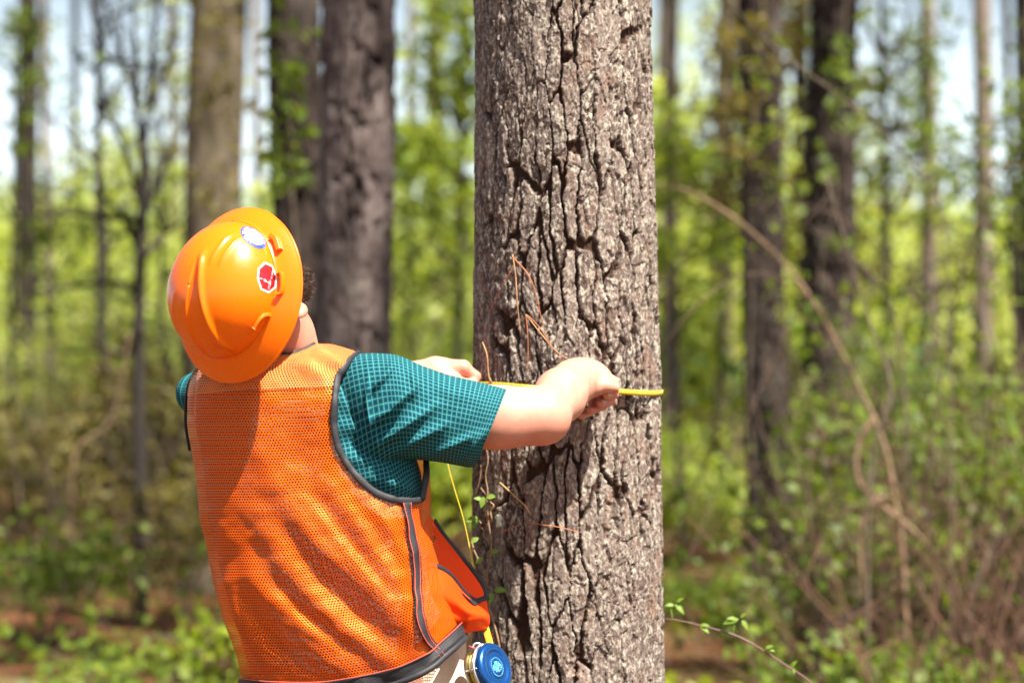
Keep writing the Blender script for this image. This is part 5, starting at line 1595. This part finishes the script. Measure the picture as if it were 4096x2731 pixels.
# dry foliage in the tangle
n = 800
D = rng.uniform(9.4, 16, n); px = rng.uniform(3220, 4300, n); hh = rng.uniform(.05, 1.25, n) * rng.uniform(.3, 1, n)
cc = np.stack(((px - 2048) / FPX * D, D, gz((px - 2048) / FPX * D, D) + hh), -1)
V, F = clumps(cc, .13, 9, .055, rng, .2); tag(mk("dry_foliage", V, F, LM_BROWN), "dry brown leaves hanging in the tangle", "foliage", kind="stuff")
n = 430
D = rng.uniform(12.5, 22, n); px = rng.uniform(-150, 1500, n); hh = rng.uniform(.05, 1.7, n) * rng.uniform(.3, 1, n)
cc = np.stack(((px - 2048) / FPX * D, D, gz((px - 2048) / FPX * D, D) + hh), -1)
V, F = clumps(cc, .16, 9, .06, rng, .2); tag(mk("dry_foliage", V, F, LM_OLIVE), "thin olive leaves among the twigs behind the worker", "foliage", kind="stuff")
# low ground cover
n = 620
D = rng.uniform(7.6, 24, n) ** 1.0; px = rng.uniform(-250, 4350, n)
x_ = (px - 2048) / FPX * D
keep = ~((px > 2620) & (px < 2960) & (D < 15.5)) & (fbm(x_ * .9 + 20, D * .9, 41, 3) > .50) & ((D > 10) | (rng.random(n) < .45))
cc = np.stack((x_, D, gz(x_, D) + rng.uniform(.02, .09, n)), -1)[keep]
V, F = clumps(cc, .085, 5, .055, rng, 1.0); tag(mk("ground_cover", V, F, LM_GREEN), "low green seedlings covering the forest floor", "ground cover", kind="stuff")
n = 110
D = rng.uniform(7.6, 13, n); px = np.where(rng.random(n) < .5, rng.uniform(-100, 1000, n), rng.uniform(2900, 4200, n)); x_ = (px - 2048) / FPX * D
cc = np.stack((x_, D, gz(x_, D) + rng.uniform(.03, .22, n)), -1)
V, F = clumps(cc, .10, 4, .06, rng, 1.2); tag(mk("sprouts", V, F, LM_GREEN), "bright lime sprouts in the leaf litter", "ground cover", kind="stuff")
n = 60
D = rng.uniform(7.7, 10.5, n); px = np.where(rng.random(n) < .5, rng.uniform(-60, 980, n), rng.uniform(2960, 4150, n)); x_ = (px - 2048) / FPX * D
cc = np.stack((x_, D, gz(x_, D) + rng.uniform(.05, .34, n) ** 1.2, ), -1)
V, F = clumps(cc, .075, 4, .062, rng, .9); tag(mk("seedling_leaves", V, F, LM_GREEN), "scattered bright seedling leaves over the litter", "ground cover", kind="stuff")
# far wood: leaf masses with sky gaps
HX = [-300, 400, 700, 980, 1000, 1085, 1150, 1500, 1560, 1700, 1880, 2650, 3300, 3450, 3560, 4400]
HZ = [3.7, 3.9, 4.3, 4.2, 3.0, 3.0, 5., 5., 3.6, 4.4, 5.4, 7., 7., 5.4, 3.3, 3.2]
n = 3900
D = rng.uniform(28, 62, n); px = rng.uniform(-1400, 5600, n)
top = np.interp(px, HX, HZ) * (D / 45.)
z = rng.beta(1.1, 1.7, n) * top * 1.12
keep = (fbm(px / 260., z * 1.1 + D * .1, 61, 3) > .40 + .12 * (z / top))
cc = np.stack(((px - 2048) / FPX * D, D, z), -1)[keep]
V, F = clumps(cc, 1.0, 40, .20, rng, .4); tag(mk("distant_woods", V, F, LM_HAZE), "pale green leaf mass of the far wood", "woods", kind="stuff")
# a last dense hedge of growth far off that closes the view along the floor
n = 1400
D = rng.uniform(60, 85, n); px = rng.uniform(-1800, 6000, n)
cc = np.stack(((px - 2048) / FPX * D, D, rng.uniform(0, 1, n) ** 1.3 * 5.2), -1)
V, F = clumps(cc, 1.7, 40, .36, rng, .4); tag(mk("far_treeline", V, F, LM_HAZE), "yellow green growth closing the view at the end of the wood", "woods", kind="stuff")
